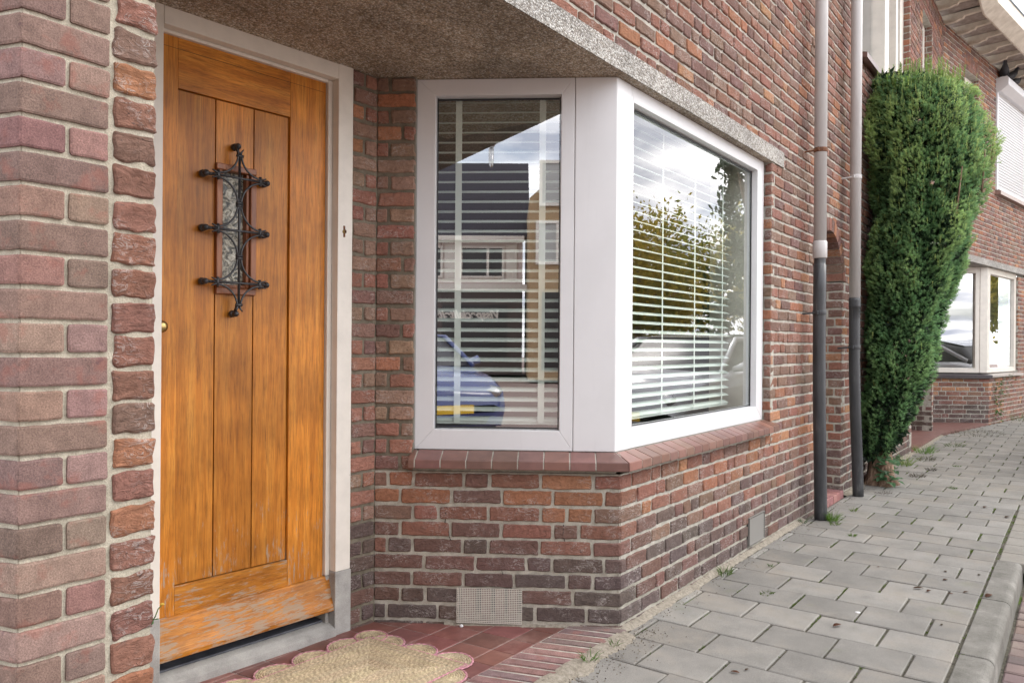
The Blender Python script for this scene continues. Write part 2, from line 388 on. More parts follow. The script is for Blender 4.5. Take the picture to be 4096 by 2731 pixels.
def brickwall(mb, F, spans, z0, z1, ch, pal, seed, sl=.18, hl=.09, jo=.0125, res=lambda x,z:(6,3), amp=.0018, mdepth=.0075, thick=.11,
              corner0=None, corner1=None, mcol=lambda z:(1,1,1), arch=None):
    r=random.Random(seed); n=int(round((z1-z0)/ch))
    prev=None; pz=z0; hist=set()
    for k in range(n+1):
        zc=z0+k*ch; zt=min(zc+ch,z1)
        sp=spans(zc+ch*.5) if k<n else None
        if sp!=prev:
            if prev:
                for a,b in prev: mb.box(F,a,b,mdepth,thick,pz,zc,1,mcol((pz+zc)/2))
            prev=sp; pz=zc
        if k==n: break
        for a,b in sp:
            x=a; first=True; off=[0,hl*.5,hl,hl*1.5][(k*3+int(seed))%4] if True else 0
            seq=0; x=a-off if off else a
            cur=set()
            while x<b-.004:
                w=sl if r.random()<.68 else hl
                # avoid stacked joints
                if any(abs((x+w)-h)<.022 for h in hist): w=hl if w==sl else sl
                w*=1+r.uniform(-.02,.02)
                xa=max(x,a); xb=min(x+w,b)
                if b-xb<.035: xb=b; w=b-x
                if xb-xa<.022:
                    x+=w; continue
                cur.add(x+w)
                c=pal(r,(xa+xb)/2,zc)
                at0=xa<=a+.001; at1=xb>=b-.001
                if at0 and corner0 is not None and abs(a-corner0[0])<.01: c=corner_cols.setdefault((corner0[1],k),c)
                if at1 and corner1 is not None and abs(b-corner1[0])<.01: c=corner_cols.setdefault((corner1[1],k),c)
                g0=0 if at0 else jo*.5; g1=0 if at1 else jo*.5
                zj=ch*.105
                rr=res((xa+xb)/2,zc)
                if (xb-xa)<sl*.7: rr=(max(3,rr[0]//2+1),rr[1])
                rock(mb,F,xa+g0,xb-g1,zc+zj+r.uniform(-.0016,.0016),zt-zj+r.uniform(-.0016,.0016),c,rr,amp,jit=.0018,y0=r.uniform(-.002,.002))
                x+=w
            hist=cur
CHT=.0648; Z00=.598-10*CHT
def cut(a,b,holes):
    out=[(a,b)]
    for h0,h1 in holes:
        nx=[]
        for p,q in out:
            if h1<=p or h0>=q: nx.append((p,q)); continue
            if h0>p: nx.append((p,h0))
            if h1<q: nx.append((h1,q))
        out=nx
    return [(p,q) for p,q in out if q-p>.012]

# near house -------------------------------------------------------
house=empty('brick_house',(2.4,.4,0),'brown brick house with splayed corner window beside a recessed wooden front door','house')
# facade
WX=1.78                      # right edge of street window opening
ARX,ARR,ARZ=3.06,.335,1.58   # arch centre, radius, springing
def sp_facade(z):
    if z<.605: base=[(0,6.313)]
    elif z<2.142: base=[(WX,6.313)]
    elif z<2.238: base=[(1.99,6.313)]
    else: base=[(-2.6,8.413)]
    h=[]
    if .0<z<ARZ+ARR+.085:
        hw=ARR if z<ARZ else math.sqrt(max(0,(ARR+.085)**2-(z-ARZ)**2))
        if z<ARZ: h.append((ARX-ARR,ARX+ARR))
        elif hw>0: h.append((ARX-hw,ARX+hw))
    if .03<z<.16: h.append((1.425,1.665))
    if z>3.43: h.append((3.93,6.07))
    if 2.9<z<4.83: h.append((6.83,7.5))
    if z>2.24 and z<2.34: h.append((6.313,8.413))
    return [(round(p,4),round(q,4)) for a,b in base for p,q in cut(a,b,h)]
def res_f(x,z):
    if x<1.2: return (8,4)
    if x<2.6: return (5,3)
    if x<3.6: return (4,3)
    return (3,2)
mb=MB()
mc=lambda z:(.92,.92,.9) if z<.1 else (1,1,1)
brickwall(mb,W,sp_facade,Z00,5.17,CHT*.985 if False else CHT,pal_house,3,.180,.090,res=res_f,amp=.0030,corner0=(0,'c'),mcol=mc)
# arch voussoirs + reveal of the passage
nv=17
for i in range(nv):
    t0=pi*i/nv+.012; t1=pi*(i+1)/nv-.012
    q=[(ARX+cos(t)*rr_, ARZ+sin(t)*rr_) for t,rr_ in ((t0,ARR),(t0,ARR+.088),(t1,ARR+.088),(t1,ARR))]
    c=pal_upper(rnd,0,0)
    mb.add([(x,-.001,z) for x,z in q]+[(x,.28,z) for x,z in q],[(0,1,2,3),(0,4,5,1),(1,5,6,2),(2,6,7,3),(3,7,4,0)],0,c)
na=24
for i in range(na):      # mortar ring
    t0=pi*i/na; t1=pi*(i+1)/na
    q=[(ARX+cos(t)*rr_, ARZ+sin(t)*rr_) for t,rr_ in ((t0,ARR+.006),(t0,ARR+.12),(t1,ARR+.12),(t1,ARR+.006))]
    mb.add([(x,.009,z) for x,z in q]+[(x,.27,z) for x,z in q],[(0,1,2,3),(0,4,5,1),(1,5,6,2),(2,6,7,3),(3,7,4,0)],1)
REV=Fm(ARX+ARR-.005,.6,-pi/2)   # right reveal, faces -x ; local x 0(deep)..0.6(front)
brickwall(mb,REV,lambda z:[(0,.598)],Z00,ARZ,CHT,pal_house,9,.20,.10,res=lambda x,z:(4,3),amp=.0025)
mb.box(W,ARX-ARR-.1,ARX-ARR,.11,.6,0,ARZ+.1,1)
mb.box(W,ARX-ARR-.1,ARX+ARR+.2,.6,.7,-.05,2.1,1)
# window reveal (right side of street window, faces -x)
RW=Fm(WX-.006,.09,-pi/2)
brickwall(mb,RW,lambda z:[(0,.088)],Z00+9.5*CHT*0+CHT*9,2.14,CHT,pal_upper,5,.088,.088,res=lambda x,z:(3,3),amp=.002,thick=.06)
facade=mb.build('facade_wall',[M['brick'],M['mortar']],house)
# splayed wall
def sp_ch(z):
    if z<.605: return cut(0,LC,[(.333,.582)]) if .022<z<.14 else [(0,LC)]
    return [(0,.148)]
mb=MB()
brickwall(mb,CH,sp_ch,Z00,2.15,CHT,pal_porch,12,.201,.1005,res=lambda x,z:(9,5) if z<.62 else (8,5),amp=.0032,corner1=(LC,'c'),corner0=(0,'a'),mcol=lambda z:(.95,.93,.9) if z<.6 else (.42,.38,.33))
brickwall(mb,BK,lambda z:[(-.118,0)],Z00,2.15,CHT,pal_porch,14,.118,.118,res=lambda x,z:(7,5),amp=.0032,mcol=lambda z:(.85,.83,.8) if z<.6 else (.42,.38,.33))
mb.box(BK,-.012,.16,.0065,.2,-.05,2.15,1,(.5,.46,.4))
mb.box(CH,.60,LC-.02,.012,.35,.60,.66,1)      # bedding under sill
mb.box(CH,.148,.60,.012,.35,.60,.66,1)
for pl_ in ([(.501,.252),(.505,.212),(.515,.182),(.519,.158),(.541,.151),(.540,.108),(.545,.078)],[(.286,.46),(.281,.40),(.292,.376),(.297,.345),(.306,.325)],[(.745,.40),(.742,.36),(.752,.33)]):
    P_=[]
    for (x0_,z0_),(x1_,z1_) in zip(pl_[:-1],pl_[1:]):
        for t in range(5): P_.append(CH.P(x0_+(x1_-x0_)*t/5+rnd.uniform(-.0012,.0012),.004 if t%2 else .002,z0_+(z1_-z0_)*t/5))
    mb.tube(P_,[.0013+rnd.uniform(-.0006,.0010) for _ in P_],5,2)
mb.build('porch_wall',[M['brick'],M['mortar'],M['dark']],house)
# back of porch left of the door and side wall (mostly hidden)
mb=MB()
brickwall(mb,BK,lambda z:[(-1.5,-.93)],Z00,2.15,CHT,pal_porch,15,.2,.1,res=lambda x,z:(3,2))
SD=Fm(-1.885,0,pi/2)
brickwall(mb,SD,lambda z:[(.02,1.0)],Z00,2.15,CHT,pal_porch,16,.2,.1,res=lambda x,z:(3,2))
mb.build('porch_side_wall',[M['brick'],M['mortar']],house)
# pier of smooth brick + column of rough headers
mb=MB(); r=random.Random(4)
c_=.0580; PS=[(.215,.125,.11),(.205,.13,.108),(.18,.12,.10),(.205,.118,.104),(.17,.112,.096),(.23,.16,.128),(.19,.118,.10),(.215,.14,.12)]
ztop=1.651
mb.box(W,-2.127+.006,-1.890,.0060,.24,-.05,2.145,1,(1.02,.98,.9))
mb.box(LF,-.3,-.006,.0060,.1,-.05,2.145,1,(1.02,.98,.9))
k=-9
while True:
    zt=ztop-c_*k; zb=zt-c_+.0088
    if zb<-.06: break
    if zt<2.16:
        long_=(k%2==0)
        cs=[jitc(r.choice(PS),r,.14) for _ in range(3)]
        R8=(12,5)
        if long_:
            rock(mb,W,-2.127,-1.978,zb,zt,cs[0],R8,.0007,.0007,.0016,mat_=2)
            rock(mb,LF,-.075,0,zb,zt,cs[0],(6,5),.0007,.0007,.0016,mat_=2)
        else:
            rock(mb,W,-2.127,-2.054,zb,zt,cs[0],(8,5),.0007,.0007,.0016,mat_=2)
            rock(mb,W,-2.046,-1.978+r.uniform(-.001,.001),zb,zt,cs[1],(8,5),.0007,.0007,.0016,mat_=2)
            rock(mb,LF,-.145,0,zb,zt,cs[0],(6,5),.0007,.0007,.0016,mat_=2)
        rock(mb,LF,-.3,-.155 if not long_ else -.085,zb,zt,cs[2],(4,3),.0008,.0008,.003,mat_=2)
    k+=1
k=-7; c2=.06335
while True:
    zt=1.678-c2*k; zb=zt-c2+.0105
    if zb<-.06: break
    if zt<2.16:
        c=pick([(RB,5),(OR,5),(BR,2),(LO,1.5),((.28,.135,.10),3)],r)
        rock(mb,W,-1.968+r.uniform(-.001,.003),-1.887+r.uniform(-.001,.001),zb,zt,c,(9,7),.0045,.0024,.0035,deep=.075)
    k+=1
mb.build('brick_pier',[M['brick'],M['mortar'],M['sandbrick']],house)

# concrete canopy slab over porch and window
mb=MB()
CHo=lambda x,y:CH.P(x,y,0)[:2]
pts=[(-2.6,-.004),(1.99,-.004),(1.99,.12),(.35,.12),(.35,1.2),(-2.6,1.2)]
mb.prism(pts,2.15,2.24,1)
# give the underside its browner, unwashed face, a sheet of its own
mb.add([(x,y,2.1485) for x,y in [(-2.6,-.003),(1.989,-.003),(1.989,.12),(.35,.12),(.35,1.2),(-2.6,1.2)]],[(5,4,3,2,1,0)],0)
slab=mb.build('concrete_canopy',[M['soffit'],M['aggregate']],house)

# ---------------------------------------------- door frame, door
mb=MB()
mb.box(BK,-.186,-.118,.0,.10,.238,2.155)          # right jamb
mb.box(BK,-.206,-.187,.036,.10,.221,2.09)         # stop
mb.box(BK,-.925,-.853,.0,.10,.238,2.155)
mb.box(BK,-.852,-.187,.0,.10,2.092,2.1485)
mb.box(BK,-.852,-.207,.036,.10,2.080,2.0915)
frame=mb.build('door_frame',M['paint'],house,bevel=.002)
mb=MB(); mb.box(BK,-.189,-.115,-.003,.10,-.02,.2375); mb.box(BK,-.206,-.1895,.033,.10,-.02,.22); o=mb.build('plinth_block',M['stone'],frame,bevel=.003)
mb=MB(); mb.box(BK,-.93,-.852,-.003,.10,-.02,.2375); mb.build('plinth_block',M['stone'],frame,bevel=.003)
mb=MB(); mb.tube([BK.P(-.157,.003,1.521),BK.P(-.157,-.006,1.521)],[.0075,.0075],14); mb.tube([BK.P(-.157,-.004,1.521),BK.P(-.157,-.009,1.521)],.004,10,1)
mb.box(BK,-.161,-.153,-.0015,.002,1.500,1.543,1)
mb.build('doorbell',[M['brass'],M['rust']],frame)
mb=MB()
mb.prof(BK,[(-.012,-.01),(.05,-.01),(.05,.046),(.02,.04),(-.012,.026)][::-1],-.851,-.190)
mb.prof(BK,[(.0502,-.01),(.13,-.01),(.13,.058),(.0502,.052)][::-1],-.851,-.207,1)
mb.build('threshold',[M['stone'],M['slate']],house,bevel=.0015)
mb=MB()
mb.box(BK,-.93,.0,.14,.16,-.02,2.15)
mb.build('hallway_darkness',M['dark'],house)
# door leaf
mb=MB()
def cb(i,t=1.): return (i,t,0)
mb.box(BK,-.850,-.782,.050,.09,.088,2.080,0,cb(.11,1.02))
mb.box(BK,-.3615,-.2085,.050,.09,.088,2.080,0,cb(.37,1.1))
mb.box(BK,-.7812,-.3623,.0505,.09,1.918,2.080,1,cb(.61,1.0))
mb.box(BK,-.7812,-.3623,.0505,.09,.215,.3105,1,cb(.83,.82))
for x0,x1,i,t in ((-.779,-.648,.2,.88),(-.6435,-.5045,.45,1.0),(-.5005,-.3645,.72,.94)):
    if i==.45:
        mb.box(BK,x0,x1,.0605,.085,.313,1.262,0,cb(.45,.80)); mb.box(BK,x0,x1,.0605,.085,1.703,1.915,0,cb(.55,1.12))
    else: mb.box(BK,x0,x1,.060,.085,.313,1.915,0,cb(i,t))
# dark grooves behind
mb.box(BK,-.7815,-.6485,.075,.087,.311,1.917,2); mb.box(BK,-.5025,-.362,.075,.087,.311,1.917,2)
for z in (2.043,): mb.box(BK,-.845,-.215,.0495,.052,z,z+.0012,2)
door=mb.build('front_door',[M['wood_v'],M['wood_h'],M['dark']],house,bevel=.0022)
door['label']='orange varnished plank door weathered grey along its foot'
mb=MB()
mb.prof(BK,[(.049,.220),(.036,.218),(.018,.140),(.004,.108),(.004,.093),(.049,.088)],-.850,-.1875,0,cb(.27,.86))
mb.build('weatherboard',[M['wood_h']],door,bevel=.002)
mb=MB(); wx0,wx1,wz0,wz1=-.6475,-.4985,1.262,1.703
for (a,b,c,d) in ((wx0,wx1,wz1-.022,wz1),(wx0,wx1,wz0,wz0+.022)):
    mb.prof(BK,[(.05,c),(.052,d),(.085,d),(.085,c)] if False else [(.046,c),(.046,d),(.085,d),(.085,c)],a,b)
for (a,b) in ((wx0,wx0+.022),(wx1-.022,wx1)):
    mb.box(BK,a,b,.0455,.085,wz0+.0222,wz1-.0222)
mb.box(BK,wx1-.034,wx1-.0222,.056,.085,wz0+.0222,wz1-.0222); mb.box(BK,wx0+.0222,wx1-.034,.060,.085,wz0+.0222,wz0+.034)
mb.build('window_moulding',[M['wood_red']],door,bevel=.003)
mb=MB(); mb.box(BK,wx0+.02,wx1-.02,.078,.081,wz0+.02,wz1-.02); mb.build('rippled_pane',M['ripple'],door)
# wrought iron grille
mb=MB(); gx=-.580; gy=.020
L3=[1.300,1.477,1.656]
def bar(a,b,r_=.0042): mb.tube([BK.P(*a),BK.P(*b)],r_,8)
bar((gx,gy,1.215),(gx,gy,1.742),.0045)
for z in L3: bar((gx-.098,gy,z),(gx+.098,gy,z),.0042)
def arcp(cx,cz,r_x,r_z,t0,t1,n=12):
    return [BK.P(cx+cos(t0+(t1-t0)*i/n)*r_x,gy-.001,cz+sin(t0+(t1-t0)*i/n)*r_z) for i in range(n+1)]
# concave arcs joining vertical and horizontal bars
nodes=[1.222]+[(L3[0]+L3[1])/2,(L3[1]+L3[2])/2]+[1.735]
ex=.078
for i,z in enumerate(L3):
    for sx in (-1,1):
        for (zn,sg) in ((nodes[i+1],1),(nodes[i],-1)):
            rz=abs(zn-z)-.006; cx=gx+sx*(ex+.004); cz=z+sg*(rz+.006)
            # quarter curve from horizontal bar end to vertical node, centre outside
            pts=[]
            for q in range(13):
                t=pi/2*q/12
                x=gx+sx*(.006+(ex)*(1-sin(t))) ; zz=z+sg*(.007+ rz*(1-cos(t)))
                pts.append(BK.P(x,gy-.001,zz))
            tip=BK.P(gx+sx*(ex+.022),gy-.003,z+sg*.013)
            mb.tube([tip]+pts,[.0022]+[.0036]*12+[.003],8)
for z in nodes[1:3]:
    for dz in (-.0045,.0045): mb.tube([BK.P(gx-.011,gy-.001,z+dz),BK.P(gx+.011,gy-.001,z+dz)],.0058,8,flat=(1,1))
for z in (nodes[0]+.004,nodes[3]-.004):
    mb.tube([BK.P(gx-.012,gy-.001,z),BK.P(gx+.012,gy-.001,z)],.0052,8)
for z in L3:
    for sx in(-1,1):
        mb.tube([BK.P(gx+sx*ex,gy-.001,z-.016),BK.P(gx+sx*ex,gy-.001,z+.016)],.0055,8)
for sx in(-1,1):   # flared tips of the uprights
    for z,sg in ((1.74,1),(1.217,-1)):
        mb.tube([BK.P(gx+sx*.004,gy,z-sg*.01),BK.P(gx+sx*.006,gy,z+sg*.004),BK.P(gx+sx*.013,gy-.003,z+sg*.014)],[.0036,.0034,.0018],8)
grille=mb.build('iron_grille',M['iron'],door)
ends=[(gx-.004,1.764),(gx-.008,1.196)]+[(gx+sx*(.118 if sx<0 else .108),z) for z in L3 for sx in (-1,1)]
for x,z in ends:
    mb=MB()
    mb.tube([BK.P(x,.0505,z),BK.P(x,.036,z)],[.0125,.0115],14)
    mb.tube([BK.P(x,.036,z),BK.P(x,.030,z),BK.P(x,.022,z),BK.P(x,.016,z),BK.P(x,.013,z)],[.008,.0105,.0105,.007,.003],14)
    d=Vector((gx-x,0,(L3[0] if z<1.2 else L3[2] if z>1.75 else z)-z)); d.normalize()
    mb.tube([BK.P(x+d.x*.006,.030,z+d.z*.006),BK.P(x+d.x*.034,gy,z+d.z*.034)],[.006,.0045],8)
    mb.build('wall_stud',M['iron'],grille)
mb=MB(); mb.tube([BK.P(-.846,.05,1.147),BK.P(-.846,.035,1.147),BK.P(-.846,.03,1.147),BK.P(-.846,.012,1.147),BK.P(-.846,.006,1.147)],[.012,.009,.017,.019,.008],18)
mb.build('door_knob',M['brass'],door)

# ---------------------------------------------- corner window
def win_frame(name, F, xo0,xo1,xi0,xi1,zo0,zo1,zi0,zi1,yf,yb,parent,mt='white'):
    mb=MB()
    for a,b,c,d in ((xo0,xo1,zi1,zo1),(xo0,xo1,zo0,zi0)): pass
    # mitred members with a sloping inner bead
    O=[(xo0,zo0),(xo1,zo0),(xo1,zo1),(xo0,zo1)]; I=[(xi0,zi0),(xi1,zi0),(xi1,zi1),(xi0,zi1)]
    g=.010; I2=[(xi0+g*.35,zi0+g*.6),(xi1-g*.35,zi0+g*.6),(xi1-g*.35,zi1-g*.6),(xi0+g*.35,zi1-g*.6)]
    for i in range(4):
        j=(i+1)%4
        e=.0004*(1 if i%2 else -1)
        vs=[F.P(O[i][0],yf,O[i][1]),F.P(O[j][0],yf,O[j][1]),F.P(I[j][0],yf,I[j][1]),F.P(I[i][0],yf,I[i][1]),
            F.P(O[i][0],yb,O[i][1]),F.P(O[j][0],yb,O[j][1]),F.P(I2[j][0],yb,I2[j][1]),F.P(I2[i][0],yb,I2[i][1]),
            F.P(I[j][0],yf+.02,I[j][1]),F.P(I[i][0],yf+.02,I[i][1])]
        mb.add(vs,[(0,1,2,3),(3,2,8,9),(9,8,6,7),(7,6,5,4),(4,5,1,0),(0,3,9,7,4),(1,5,6,8,2)])
    return mb.build(name,M[mt],parent,bevel=.0022)
def mitre_corner(dc, df):
    # intersection of the splay plane offset dc and the facade offset df
    # point = CH.P(x,dc) with y == df
    x=(df-AY-dc*CH.c)/CH.s
    return CH.P(x,dc,0)[:2], x
win1=win_frame('porch_window',CH,.152,.777,.227,.724,.681,2.1475,.760,2.083,.035,.085,house)
win1['label']='narrow upright white window pane unit facing the door side'
mb=MB(); mb.quad(CH,.228,.7235,.066,.761,2.082); mb.build('window_pane',M['glass_p'],win1)
mb=MB()
for a,b,c,d in ((.230,.234,.762,2.080),(.7175,.7215,.762,2.080)): mb.box(CH,a,b,.060,.0655,c,d)
for c,d in ((.7645,.769),(2.070,2.0765)): mb.box(CH,.2345,.717,.060,.0655,c,d)
mb.build('window_seal',M['gasket'],win1)
win2=win_frame('street_window',W,.1345,1.757,.160,1.655,.681,2.1475,.760,2.083,.040,.10,house)
win2['label']='large white window facing the pavement'
mb=MB(); mb.quad(W,.161,1.654,.078,.761,2.082); mb.build('window_pane',M['glass'],win2)
mb=MB()
for a,b,c,d in ((1.645,1.650,.762,2.080),): mb.box(W,a,b,.072,.0775,c,d)
for c,d in ((.7645,.7675),(2.068,2.0775)): mb.box(W,.165,1.6445,.072,.0775,c,d)
mb.build('window_seal',M['gasket'],win2)
# filler between frame and brick at the right
mb=MB(); mb.box(W,1.757,1.7795,.055,.10,.681,2.148); mb.build('sealant_strip',M['stone'],win2)
mb=MB(); mb.box(CH,.1475,.152,.03,.085,.681,2.148); mb.build('sealant_strip',M['stone'],win1)
mb=MB()
pc,_=mitre_corner(.034,.038); pb,_=mitre_corner(.10,.10)
pl=CH.P(.7785,.034,0)[:2]; plb=CH.P(.7785,.10,0)[:2]
mb.prism([pl,pc,(.133,.038),(.133,.10),pb,plb][::1],.680,2.148)
mb.build('corner_post',M['white'],house,bevel=.004,seg=3)

# sill tiles
def sill(F, edges, x_end_nose, x_end_back, seed, name, mitre_at):
    r=random.Random(seed); mb=MB()
    yb,yn=.033,-.047; zb,zn,zl=.680,.651,.617
    for i in range(len(edges)-1):
        a,b=edges[i]+.002,edges[i+1]-.002
        prof=[(yb,zb),(yn,zn),(yn-.001,zl),(yn+.03,zl-.002),(yb,zl+.01)]
        ka=[0]*5; kb=[0]*5
        c=jitc((.19,.098,.078),r,.18)
        mit=lambda y: (-y)*math.tan(math.radians(57.4)/2)
        va=[F.P(a+(0 if mitre_at!=('a',i) else -mit(y)),y,z+r.uniform(-.0006,.0006)) for y,z in prof]
        vb=[F.P(b+(0 if mitre_at!=('b',i) else mit(y)),y,z+r.uniform(-.0006,.0006)) for y,z in prof]
        mb.add(va+vb,[(0,1,2,3,4),(9,8,7,6,5)]+[((j+1)%5,j,5+j,5+(j+1)%5) for j in range(5)],0,c)
    # dark bedding visible in the joints
    return mb,(yb,yn,zb,zn,zl)
e1=[.137,.166]+[.166+.1*i for i in range(1,9)]; e1[-1]=LC
mb1,_=sill(CH,e1,0,0,1,'s',('b',len(e1)-2))
mb1.prof(CH,[(.03,.677),(-.0455,.6485),(-.0455,.62),(.03,.622)],.139,LC,1)
e2=[0]+[.085*i for i in range(1,21)]; e2.append(1.80)
mb2,_=sill(W,e2,0,0,2,'s',('a',0))
mb2.prof(W,[(.036,.677),(-.0455,.6485),(-.0455,.62),(.036,.622)],.0,1.798,1)
s1=mb1.build('window_sill',[M['terra'],M['mortar']],house,bevel=.0025); s2=mb2.build('window_sill',[M['terra'],M['mortar']],house,bevel=.0025)
# bed behind the street window and interior
mb=MB(); mb.box(W,.02,1.795,.038,.3,.60,.6785); mb.build('sill_bed',M['mortar'],house)
mb=MB()
mb.prism([CHo(.10,.30),CHo(.10,.12),CHo(.12,.12),CHo(.12,.31)],.5,2.6)
pin=[CHo(.1,.112),CHo(LC-.06,.112),(1.9,.112),(1.9,2.6),(-1.,2.6),CHo(.1,.8)]
def room(pts,z0,z1):
    n=len(pts); vs=[(x,y,z0) for x,y in pts]+[(x,y,z1) for x,y in pts]
    keep=[i for i in range(n) if i not in (0,1)]
    mb.add(vs,[tuple(range(n)),tuple(range(2*n-1,n-1,-1))]+[(i,(i+1)%n,n+(i+1)%n,n+i) for i in keep])
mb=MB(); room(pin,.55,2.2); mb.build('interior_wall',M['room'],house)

# blinds: things hanging inside
def blind(F,x0,x1,y,z0,z1,pitch,w,tapes,tw,label,name='venetian_blind',tilt=24):
    o=empty(name,F.P((x0+x1)/2,y,z1),label,'blind')
    mb=MB(); z=z0+.02; t=math.radians(tilt); n=0
    while z<z1-.03:
        pr=[]
        for q,(u,b) in enumerate(((-.5,0),(-.25,.0022),(0,.003),(.25,.0022),(.5,0))): pr.append((y+u*w*cos(t), z+u*w*sin(t)+b))
        top=[(a,b+.0009) for a,b in pr]
        mb.prof(F,(pr+top[::-1])[::-1],x0,x1)
        z+=pitch
    mb.build('slat_stack',M['blind'],o)
    mb=MB(); mb.box(F,x0,x1,y-.02,y+.02,z1-.028,z1); mb.build('head_rail',M['blind'],o)
    mb=MB(); mb.box(F,x0,x1,y-.015,y+.015,z0,z0+.012); mb.build('bottom_rail',M['blind'],o)
    for tx in tapes:
        mb=MB(); mb.box(F,tx-tw/2,tx+tw/2,y-.026-.001,y-.026,z0+.004,z1-.03); mb.build('ladder_tape',M['blind'],o)
    return o
blind(CH,.20,.755,.135,.775,2.16,.0402,.042,(.31,.650),.026,'pale green slatted blind behind the narrow window by the front door',tilt=22)
blind(W,.02,1.60,.20,.768,2.15,.0415,.046,(.34,.72,1.10,1.48),.012,'pale green slatted blind behind the wide street window',tilt=20)
blind_reveal=MB(); blind_reveal.box(W,1.66,1.80,.101,.32,.65,2.16); blind_reveal.build('inner_reveal',M['paint'],house)

# vents
mb=MB(); hx0,hx1,hz0,hz1=.330,.584,.012,.146
for i in range(38):
    x=hx0+(hx1-hx0)*i/37; mb.box(CH,x-.0011,x+.0011,-.0045,-.0025,hz0,hz1)
for i in range(20):
    z=hz0+(hz1-hz0)*i/19; mb.box(CH,hx0-.001,hx1+.001,-.0062,-.0044,z-.0011,z+.0011)
v1=mb.build('vent_grille',M['mesh_metal'],house); v1['label']='square mesh air grille low in the porch wall'
mb=MB(); mb.box(CH,.335,.58,.085,.10,.02,.14,0)
for a,b in ((.345,.352),(.362,.385),(.425,.445),(.478,.50),(.53,.552)):
    mb.box(CH,a,b+.012,.02,.08,.02,.14,1,jitc(PU,rnd))
mb.build('vent_bricks',[M['dark'],M['brick']],v1)
mb=MB()
for i in range(13):
    z=.040+.0106*i; mb.prof(W,[(-.009,z-.003),(-.003,z+.0035),(-.001,z+.0035),(-.004,z-.003)],1.427,1.663)
for a,b,c,d in ((1.422,1.427,.032,.182),(1.663,1.668,.032,.182),(1.427,1.663,.032,.036),(1.427,1.663,.178,.182)): mb.box(W,a,b,-.010,.002,c,d)
mb.box(W,1.427,1.663,.003,.02,.036,.178,1)
mb.build('vent_louvre',[M['louvre'],M['dark']],house)

# upstairs windows and eaves of the near house
mb=MB()
zs=3.44
mb.box(W,3.93,4.01,.08,.13,zs,5.17); mb.box(W,5.90,6.07,.06,.13,zs,5.17); mb.box(W,4.01,5.90,.08,.13,zs,zs+.07)
mb.box(W,4.86,5.02,-.0,.12,zs+.07,5.17); mb.box(W,5.36,5.44,.0,.12,zs+.07,5.17)
uw=mb.build('upper_window',M['paint'],house,bevel=.004); uw['label']='wide upstairs window above the archway'
mb=MB(); mb.quad(W,4.01,5.90,.105,zs+.07,5.16); mb.build('window_pane',M['glass2'],uw)
mb=MB(); mb.prof(W,[(.08,zs),(-.06,zs-.035),(-.06,zs-.075),(.08,zs-.05)],3.88,6.10,0,(.16,.095,.08)); mb.build('sill',[M['terra']],uw)
mb=MB(); UR=Fm(6.062,.12,-pi/2)
brickwall(mb,UR,lambda z:[(0,.118)],zs,5.17,CHT,pal_upper,5,.118,.118,res=lambda x,z:(3,2),thick=.05)
mb.build('window_reveal',[M['brick'],M['mortar']],house); mb=MB(); UR2=Fm(7.492,.12,-pi/2); brickwall(mb,UR2,lambda z:[(0,.118)],2.9,4.83,CHT,pal_upper,6,.118,.118,res=lambda x,z:(3,2),thick=.05)
mb.build('window_reveal',[M['brick'],M['mortar']],house)
mb=MB(); mb.box(W,6.83,6.95,.08,.12,2.9,4.83); mb.box(W,7.42,7.5,.08,.12,2.9,4.83); mb.box(W,6.95,7.42,.08,.12,4.75,4.83)
sw=mb.build('slot_window',M['paint'],house,bevel=.004); mb=MB(); mb.quad(W,6.95,7.42,.10,2.9,4.75); mb.build('window_pane',M['glass2'],sw)
mb=MB(); mb.box(W,3.9,6.1,.35,.4,3.3,5.2); mb.box(W,6.8,7.55,.35,.4,2.8,4.9); mb.build('upper_room_wall',M['room'],house)
GO=.42
def eaves(F,x0,x1,parent,first):
    mb=MB(); mb.box(F,x0,x1,-GO+.02,.3,5.262,5.285,0); mb.build('eaves_soffit',[M['soffwood']],parent)
    x=first; i=0
    while x<x1-.05:
        mb=MB()
        zb,zt=5.155,5.26
        p=[(.05,zb-.0),(.05,zt),(-GO+.01,zt),(-GO+.01,zb+.055),(-.22,zb+.045),(-.20,zb+.018),(-.17,zb+.018),(-.12,zb-.0)]
        mb.prof(F,p,x-.03,x+.03); mb.build('rafter_end',M['cream'],parent,bevel=.002); x+=.484; i+=1
def gutter(F,x0,x1,parent,m0=0,m1=0):
    mb=MB()
    # box gutter: front board, bottom lip, back; zinc edge
    P=[(-GO,5.155),(-GO-.02,5.155),(-GO-.16,5.26),(-GO-.16,5.44),(-GO-.145,5.44),(-GO-.145,5.27),(-GO-.0,5.17)]
    n=len(P)
    va=[F.P(x0+m0*(-y),y,z) for y,z in P]; vb=[F.P(x1+m1*(-y),y,z) for y,z in P]
    mb.add(va+vb,[tuple(range(n)),tuple(range(2*n-1,n-1,-1))]+[((j+1)%n,j,n+j,n+(j+1)%n) for j in range(n)])
    mb.build('gutter_board',M['cream'],parent)
    mb=MB(); mb.tube([F.P(x0+m0*(GO+.165),-GO-.165,5.445),F.P(x1+m1*(GO+.165),-GO-.165,5.445)],.012,8); mb.build('gutter_lip',M['zincedge'],parent)
M['soffwood']=mat('grey_brown_soffit_board',(.20,.16,.14),.9,fn=lambda k:k.colour(k.ramp(k.noi(14,4,.6),[(.3,(.24,.195,.17)),(.7,(.42,.36,.32))])))
M['cream']=mat('cream_eaves_paint',(.62,.56,.47),.6,fn=lambda k:k.colour(k.ramp(k.noi(8,5,.65),[(.3,(.50,.44,.36)),(.6,(.66,.60,.51))])))
M['zincedge']=mat('zinc_lip',(.30,.34,.38),.4,.6)
ME=math.tan(math.radians(9.6/2))
